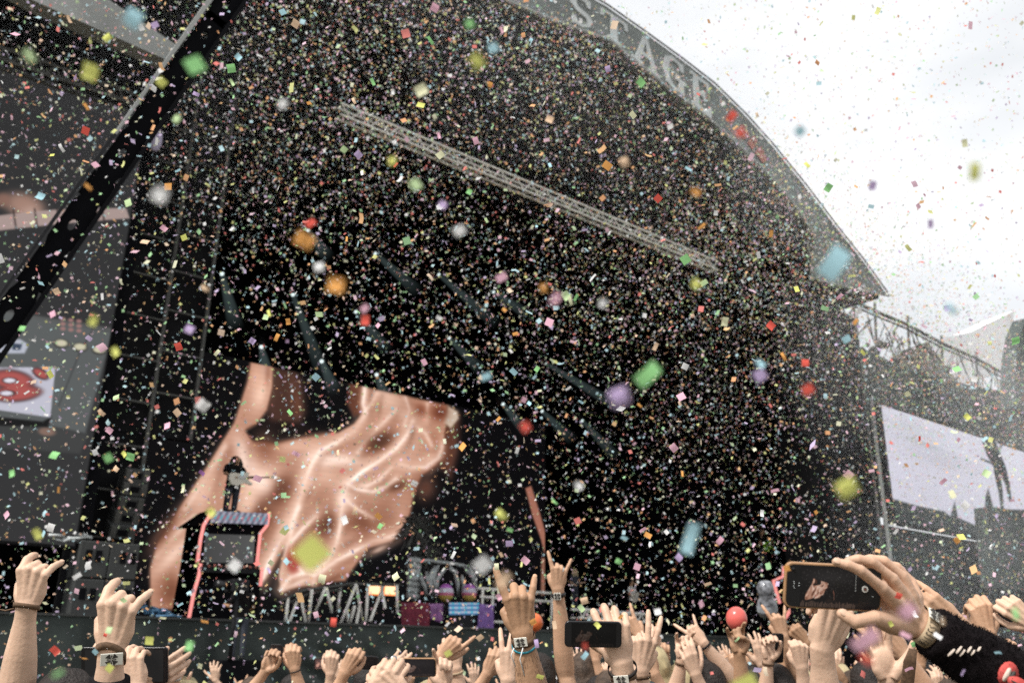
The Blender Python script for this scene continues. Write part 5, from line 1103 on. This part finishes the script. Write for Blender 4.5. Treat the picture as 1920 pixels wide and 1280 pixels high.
bevel(MB().box((q.x - .2, 20.4, q.z - .14), (q.x + .2, 20.9, q.z + .14)).build('body', M['black2'], vc), .03)
MB().tube([q + Vector((-.2, 0, 0)), q + Vector((-.55, -.1, 0))], [.08, .11], 14).build('lens', M['blackp'], vc, True)
MB().tube([q - Vector((0, 0, .14)), Vector((q.x, 20.6, 1.75))], .05, 8).build('pedestal', M['black2'], vc, True)
# crowd further back: heads and raised hands, repeats of four people
CR_ = []
for k, (sk, sh, hr, hk, ps) in enumerate((('skin_a', 'shirt', 'hair_dark', 'hair_short', 'open'), ('skin_b', 'greyshirt', 'hair_grey', 'hair_long', 'horns_flat'), ('skin_c', 'denim', 'hair_dark', 'hair_short', 'fist'), ('skin_a', 'shirt', 'hair_blond', 'hair_long', 'rest'))):
    random.seed(50 + k)
    p, A = person('crowd member with a raised ' + ('open hand', 'horn sign', 'fist', 'relaxed hand')[k] + ' and ' + ('dark short hair', 'long brown hair', 'dark short hair and tan skin', 'long blond hair')[k] + ', far back',
                  [dict(px=1000, py=1236, d=6.0, A=-6 + 6 * k, pose=ps, face=1, thumb='LR'[k % 2], B=-30 + 20 * k, tilt=-12, s=1.08, flen=.2, drop=.13 if k % 2 else .2)], sk, sh, hr, hk, voxel=.006, it=2, group='raised arms in the far crowd')
    CR_.append(p)
def copy_tree(o, parent=None):
    c = o.copy(); COL.objects.link(c)
    if parent: c.parent = parent
    for ch in o.children: copy_tree(ch, c)
    return c
random.seed(11)
base = at(1000, 1236, 6.0); n_c = 0
slots = [(x + random.uniform(-12, 12), random.uniform(4.6, 8.5)) for x in list(range(1090, 1930, 17)) + list(range(30, 1080, 62))]
for k, (x, d) in enumerate(slots):
    src = CR_[k % 4]; o = src if n_c < 4 else copy_tree(src); n_c += 1
    tz = random.uniform(-.30, .03) if x > 1080 else random.uniform(-.42, -.16)
    tgt = at(x, 1236, d); o.location = Vector((tgt.x - base.x, tgt.y - base.y, 0)); hsc = 1 + tz / 2.0
    # turn a little about the arm, stand on the ground, differ in height
    th_ = random.uniform(-.35, .35); piv = Vector((base.x, base.y, 0))
    Mx = Matrix.Translation(Vector((tgt.x, tgt.y, 0))) @ Matrix.Rotation(th_, 4, 'Z') @ Matrix.Diagonal((1, 1, hsc, 1)) @ Matrix.Translation(-piv)
    o.matrix_world = Mx
    if n_c > 4 or True: pass

# ------------------------------------------------------------------ confetti
PAL = np.array([(.80, .80, .80), (.78, .45, .56), (.40, .64, .72), (.66, .68, .20), (.30, .62, .26), (.88, .38, .12), (.80, .13, .10), (.52, .40, .64), (.86, .55, .38), (.74, .74, .50), (.55, .72, .40), (.22, .10, .24)])
PN_ = ['white', 'pink', 'light blue', 'yellow', 'green', 'orange', 'red', 'lilac', 'peach', 'cream', 'pale green', 'dark purple']
PW = np.array([13, 13, 13, 8, 8, 10, 5, 7, 8, 7, 6, .6]); PW = PW / PW.sum()
def confetti_mesh(name, C_, sizes, aspect, cols, seed):
    r = np.random.default_rng(seed); n = len(C_)
    a = r.normal(size=(n, 3)); a /= np.linalg.norm(a, axis=1)[:, None]
    b = r.normal(size=(n, 3)); b -= a * (a * b).sum(1)[:, None]; b /= np.linalg.norm(b, axis=1)[:, None]; c = np.cross(a, b)
    h = sizes[:, None] / 2; w_ = h * aspect[:, None]; bend = (r.uniform(-.35, .35, n)[:, None]) * h
    P = np.stack([C_ - a * h - b * w_ + c * bend, C_ - a * h + b * w_ + c * bend, C_ + b * w_, C_ + a * h + b * w_ + c * bend, C_ + a * h - b * w_ + c * bend, C_ - b * w_], 1).reshape(-1, 3)
    k = np.arange(n)[:, None] * 6; F = np.concatenate([k + [0, 1, 2, 5], k + [5, 2, 3, 4]], 0)
    me = bpy.data.meshes.new(name); me.vertices.add(n * 6); me.vertices.foreach_set('co', P.astype('f4').ravel())
    me.loops.add(len(F) * 4); me.loops.foreach_set('vertex_index', F.astype('i4').ravel()); me.polygons.add(len(F)); me.polygons.foreach_set('loop_start', np.arange(len(F), dtype='i4') * 4)
    me.update(); me.validate()
    ca = me.color_attributes.new('Col', 'FLOAT_COLOR', 'POINT'); cc = np.repeat(np.concatenate([cols, np.ones((n, 1))], 1), 6, 0).astype('f4'); ca.data.foreach_set('color', cc.ravel())
    me.materials.append(M['paper']); return me
def cols_for(n, r): 
    i = r.choice(len(PAL), n, p=PW); return np.clip((PAL[i] * .95 + .16) * r.uniform(.9, 1.2, (n, 1)), 0, .95)
r = np.random.default_rng(21)
# A: the dense plume inside and before the stage mouth
n = 265000; X = r.uniform(-3, 42, n); Y = 10.5 + 13.5 * r.random(n) ** 1.1; Z = r.uniform(DECK, 24.5, n)
az = np.array([arch_z(x) for x in X]); keep = (Z < 2 + (az - 2.4) * np.minimum(1, Y / 19) * np.where(Y < 19, .985, 1.0)) & (Z < az - .4)
wgt = .18 + .82 * smooth((Z - 5.5) / 11.0); wgt *= np.where(X < 6.2, .42, 1.0); wgt *= np.where((X > 30), 1.1, 1)
wgt *= np.where(np.hypot((X - 16) / 9, (Z - 9) / 5) < 1, .75, 1)
cl = np.zeros(n)
for k_ in range(14):
    v_ = r.normal(size=3) * r.choice([.25, .5, .9]); cl += np.sin(X * v_[0] + Y * v_[1] + Z * v_[2] + r.uniform(0, 6.28))
wgt *= np.clip(.78 + .16 * cl, .3, 1.25)
keep &= (r.random(n) < wgt) & ~((Y > 21.8) & (X < 6.3)) & ~((Y > 18.8) & (Z > 15) & (X < 5)) & ~((Y > 20.2) & (X > 31.5)) & ~((Y > 18.7) & (Y < 19.6) & (Z > np.array([inn_z(x) for x in X]) - .3))
PA = np.stack([X, Y, Z], 1)[keep]
n = 16000; X = r.uniform(33, 75, n); Y = r.uniform(13, 19.3, n); Z = r.uniform(.5, 15, n)
lim = 2 + (np.interp(X * 20 / Y, [34, 36, 40, 60, 90], [17, 16.5, 16.0, 17.5, 17.5]) - 2) * Y / 20
wg_ = np.where(Z > 2 + (ztop - 2) * Y / 20, 1.0, .30); k = (Z < lim) & (r.random(n) < wg_)
PA = np.concatenate([PA, np.stack([X, Y, Z], 1)[k]])
# B: pieces drifting over the crowd through the open air
n = 21000; px = r.uniform(-300, 2220, n); py = r.uniform(-350, 1330, n); d = 3.4 + 11.5 * r.random(n) ** .62
D = FW[None] + RT[None] * ((px - 960) / FPX)[:, None] - UP[None] * ((py - 640) / FPX)[:, None]
PB = CP + D * d[:, None]; k = (PB[:, 2] > .1); 
skyish = (px > 1050) & (py < 560) & (py < (px - 1040) * .9); k &= ~(skyish & (r.random(n) < .5)); PB = PB[k]
n = 6500; px = r.uniform(1000, 2200, n); py = r.uniform(-300, 620, n); d = r.uniform(9, 17, n)
PD = CP + (FW[None] + RT[None] * ((px - 960) / FPX)[:, None] - UP[None] * ((py - 640) / FPX)[:, None]) * d[:, None]
nA, nB = len(PA), len(PB); 
sA = r.uniform(.025, .054, nA) * r.choice([1, 1.35], nA, p=[.88, .12]); sB = r.uniform(.014, .03, nB) * r.choice([1, 1, 1, 1.5], nB)
asp = lambda m_: r.choice([.35, .55, .8, 1.0, .22], m_, p=[.22, .28, .25, .17, .08]) 
PT = np.concatenate([PA, PB, PD]); sT = np.concatenate([sA, sB, r.uniform(.012, .03, len(PD))])
me = confetti_mesh('confetti_cloud', PT, sT, asp(len(PT)), cols_for(len(PT), r), 5)
o = bpy.data.objects.new('confetti_cloud', me); COL.objects.link(o); tag(o, 'dense cloud of tiny many coloured paper confetti filling the air before the stage', 'confetti', kind='stuff')
print('confetti', nA, nB)
# C: the three hundred nearest pieces, each its own thing
NEAR = [(248, 35, 2, 40, 1), (365, 122, 4, 38, 1), (170, 135, 3, 36, 1), (55, 105, 10, 32, .5), (200, 70, 3, 18, 1), (303, 155, 3, 20, 1), (330, 222, 10, 22, .8), (895, 115, 3, 30, .8), (925, 90, 2, 22, 1), (880, 45, 4, 20, 1), (790, 170, 9, 28, 1), (530, 195, 0, 20, 1), (300, 365, 0, 32, 1), (315, 350, 5, 16, 1),
 (570, 450, 5, 40, .8), (583, 418, 6, 26, .6), (630, 535, 5, 34, 1), (862, 432, 0, 28, .8), (940, 520, 1, 26, .7), (1042, 560, 1, 30, .5), (1218, 700, 4, 66, .5), (1162, 745, 7, 40, 1), (1425, 703, 7, 28, 1), (1426, 682, 2, 22, .6), (910, 706, 2, 26, .6), (685, 600, 6, 24, .8), (684, 578, 1, 20, .8), (985, 800, 6, 22, 1),
 (380, 760, 0, 26, 1), (440, 1060, 0, 26, 1), (584, 1036, 3, 64, 1), (905, 1058, 0, 42, .8), (945, 1086, 8, 36, .6), (940, 965, 3, 28, .6), (1294, 1008, 2, 72, .38), (1590, 916, 3, 44, 1), (1591, 890, 1, 18, 1), (1566, 492, 2, 78, .6), (1828, 322, 3, 40, .6), (1515, 730, 6, 26, .9), (1510, 680, 6, 16, 1), (1702, 1146, 1, 36, .9),
 (1685, 1117, 6, 14, 1), (1622, 1200, 1, 66, .5), (1400, 1290, 3, 56, 1), (1500, 246, 2, 22, 1), (1553, 352, 4, 18, .8), (1636, 348, 7, 22, .8), (1372, 218, 6, 26, .7), (1388, 250, 6, 20, .8), (176, 600, 3, 26, .7), (217, 660, 3, 26, .6), (1085, 910, 0, 20, .7), (1019, 540, 5, 20, .8), (779, 346, 10, 26, 1), (598, 500, 0, 22, 1),
 (1303, 360, 5, 22, .7), (1171, 304, 8, 22, .9), (1745, 420, 7, 22, .6), (1625, 1235, 6, 34, .5), (1715, 1206, 4, 16, .7), (1698, 1190, 1, 24, .45), (1786, 580, 2, 34, .4), (1776, 578, 7, 14, 1), (1905, 640, 4, 18, 1), (1530, 960, 5, 12, .6), (1768, 1164, 8, 26, .3), (1905, 1150, 4, 26, .5), (1000, 1166, 5, 14, 1), (625, 1166, 6, 18, .7), (396, 960, 3, 22, .9),
 (203, 858, 4, 20, 1), (245, 855, 4, 18, 1), (70, 1000, 3, 26, .7), (280, 1200, 3, 18, 1), (355, 1210, 4, 22, .8), (108, 1262, 4, 34, .3), (205, 1252, 3, 16, 1), (197, 1190, 6, 8, 1), (1097, 1210, 6, 20, .5), (1097, 1228, 2, 18, .6), (1006, 1206, 7, 18, .5), (165, 350, 5, 21, .36), (240, 380, 10, 18, .8), (383, 540, 8, 22, .45), (355, 617, 7, 20, 1), (346, 445, 3, 14, .9),
 (1504, 1076, 3, 14, .9), (1546, 1074, 0, 11, .6), (1130, 568, 0, 20, .8), (1215, 1003, 5, 16, .7), (1160, 1052, 4, 14, .8), (985, 1050, 1, 18, .8), (955, 1018, 7, 16, 1), (1305, 532, 3, 22, .8), (1320, 530, 10, 16, .7), (735, 302, 3, 20, .8), (830, 384, 7, 20, .8), (672, 290, 7, 16, .9), (1030, 225, 8, 18, .9)]
near_n = 0
def near_piece(px, py, ci, size_px, asp_, d, label, tilt_):
    size = size_px / FPX * d; c = at(px, py, d)
    r_, u, n_ = img_frame(); th = random.uniform(-1.2, 1.2)
    a_ = (u * math.cos(th) + r_ * math.sin(th)); b_ = (r_ * math.cos(th) - u * math.sin(th)); t1 = random.uniform(-tilt_, tilt_)
    a_ = (a_ * math.cos(t1) + n_ * math.sin(t1)).normalized(); cc = a_.cross(b_)
    h, w2 = size / 2, size / 2 * asp_; mb = MB(); K = 6; bend = random.uniform(-.4, .4) * h
    for i in range(K + 1):
        t = -1 + 2 * i / K
        for s in (-1, 1): mb.v.append(tuple(a_ * h * t + b_ * w2 * s + cc * bend * t * t))
    for i in range(K): mb.f.append((2 * i, 2 * i + 1, 2 * i + 3, 2 * i + 2))
    me = bpy.data.meshes.new('confetti_piece'); me.from_pydata(mb.v, [], mb.f); me.polygons.foreach_set('use_smooth', [True] * len(mb.f))
    me.materials.append(NM[ci]); o = bpy.data.objects.new('confetti_piece', me); COL.objects.link(o); o.location = c
    tag(o, label, 'confetti', 'confetti pieces nearest the camera'); return o
NM = []
for i, c in enumerate(PAL):
    m_ = bpy.data.materials.new('paper_' + PN_[i].replace(' ', '_')); m_.use_nodes = True; n_ = m_.node_tree.nodes; l_ = m_.node_tree.links.new; n_.remove(n_['Principled BSDF'])
    d_ = n_.new('ShaderNodeBsdfDiffuse'); t_ = n_.new('ShaderNodeBsdfTranslucent'); x_ = n_.new('ShaderNodeMixShader'); x_.inputs[0].default_value = .35
    for q in (d_, t_): q.inputs[0].default_value = tuple(min(.92, v * 1.2) for v in c) + (1,)
    l_(d_.outputs[0], x_.inputs[1]); l_(t_.outputs[0], x_.inputs[2]); l_(x_.outputs[0], n_['Material Output'].inputs[0]); NM.append(m_)
def where(px, py):
    v = 'topmost' if py < 260 else 'high' if py < 520 else 'midway' if py < 800 else 'low' if py < 1040 else 'lowest'
    if px > 1060 and py < 560 and py < (px - 1040) * .95: h = 'against the white sky'
    elif px < 290 and py < 1000: h = 'over the wing screen'
    elif px < 460 and py < 1000: h = 'over the scaffold tower'
    elif px < 860 and py > 690: h = 'over the led wall'
    elif px > 1660: h = 'over the side screen'
    elif px > 1450: h = 'before the scrim tower'
    elif px < 960: h = 'left in the stage mouth'
    else: h = 'right in the stage mouth'
    return v + ' ' + h
SHP = lambda a: 'square' if a > .75 else 'rectangle' if a > .45 else 'strip'
random.seed(5); seen = {}
def uniq(l_):
    k = seen.get(l_, 0); seen[l_] = k + 1
    return l_ if k == 0 else l_ + ', ' + ('another', 'third', 'fourth', 'fifth', 'sixth', 'seventh', 'eighth')[min(k - 1, 6)] + ' one'
for (px_, py_, ci, sp, asp_) in NEAR:
    if sp >= 30: d_ = random.uniform(.40, .54); eff = sp * .82; w_ = 'large blurred '
    elif sp >= 20: d_ = random.uniform(.52, .82); eff = sp * .78; w_ = 'blurred '
    else: d_ = random.uniform(1.1, 1.9); eff = sp * .85; w_ = 'small '
    near_piece(px_, py_, ci, eff, asp_, d_, uniq(w_ + PN_[ci] + ' paper ' + SHP(asp_) + ' ' + where(px_, py_)), .5 if sp < 30 else .35); near_n += 1
while near_n < 300:
    px_, py_ = random.uniform(10, 1910), random.uniform(10, 1270); ci = int(rng.choice(12, p=PW)); d_ = random.uniform(1.1, 2.1); asp_ = random.choice([.35, .5, .7, .85, 1])
    if px_ > 1050 and py_ < (px_ - 1040) * .9 and random.random() < .8: continue
    near_piece(px_, py_, ci, random.uniform(11, 17), asp_, d_, uniq('small ' + PN_[ci] + ' paper ' + SHP(asp_) + ' ' + where(px_, py_)), 1.1); near_n += 1
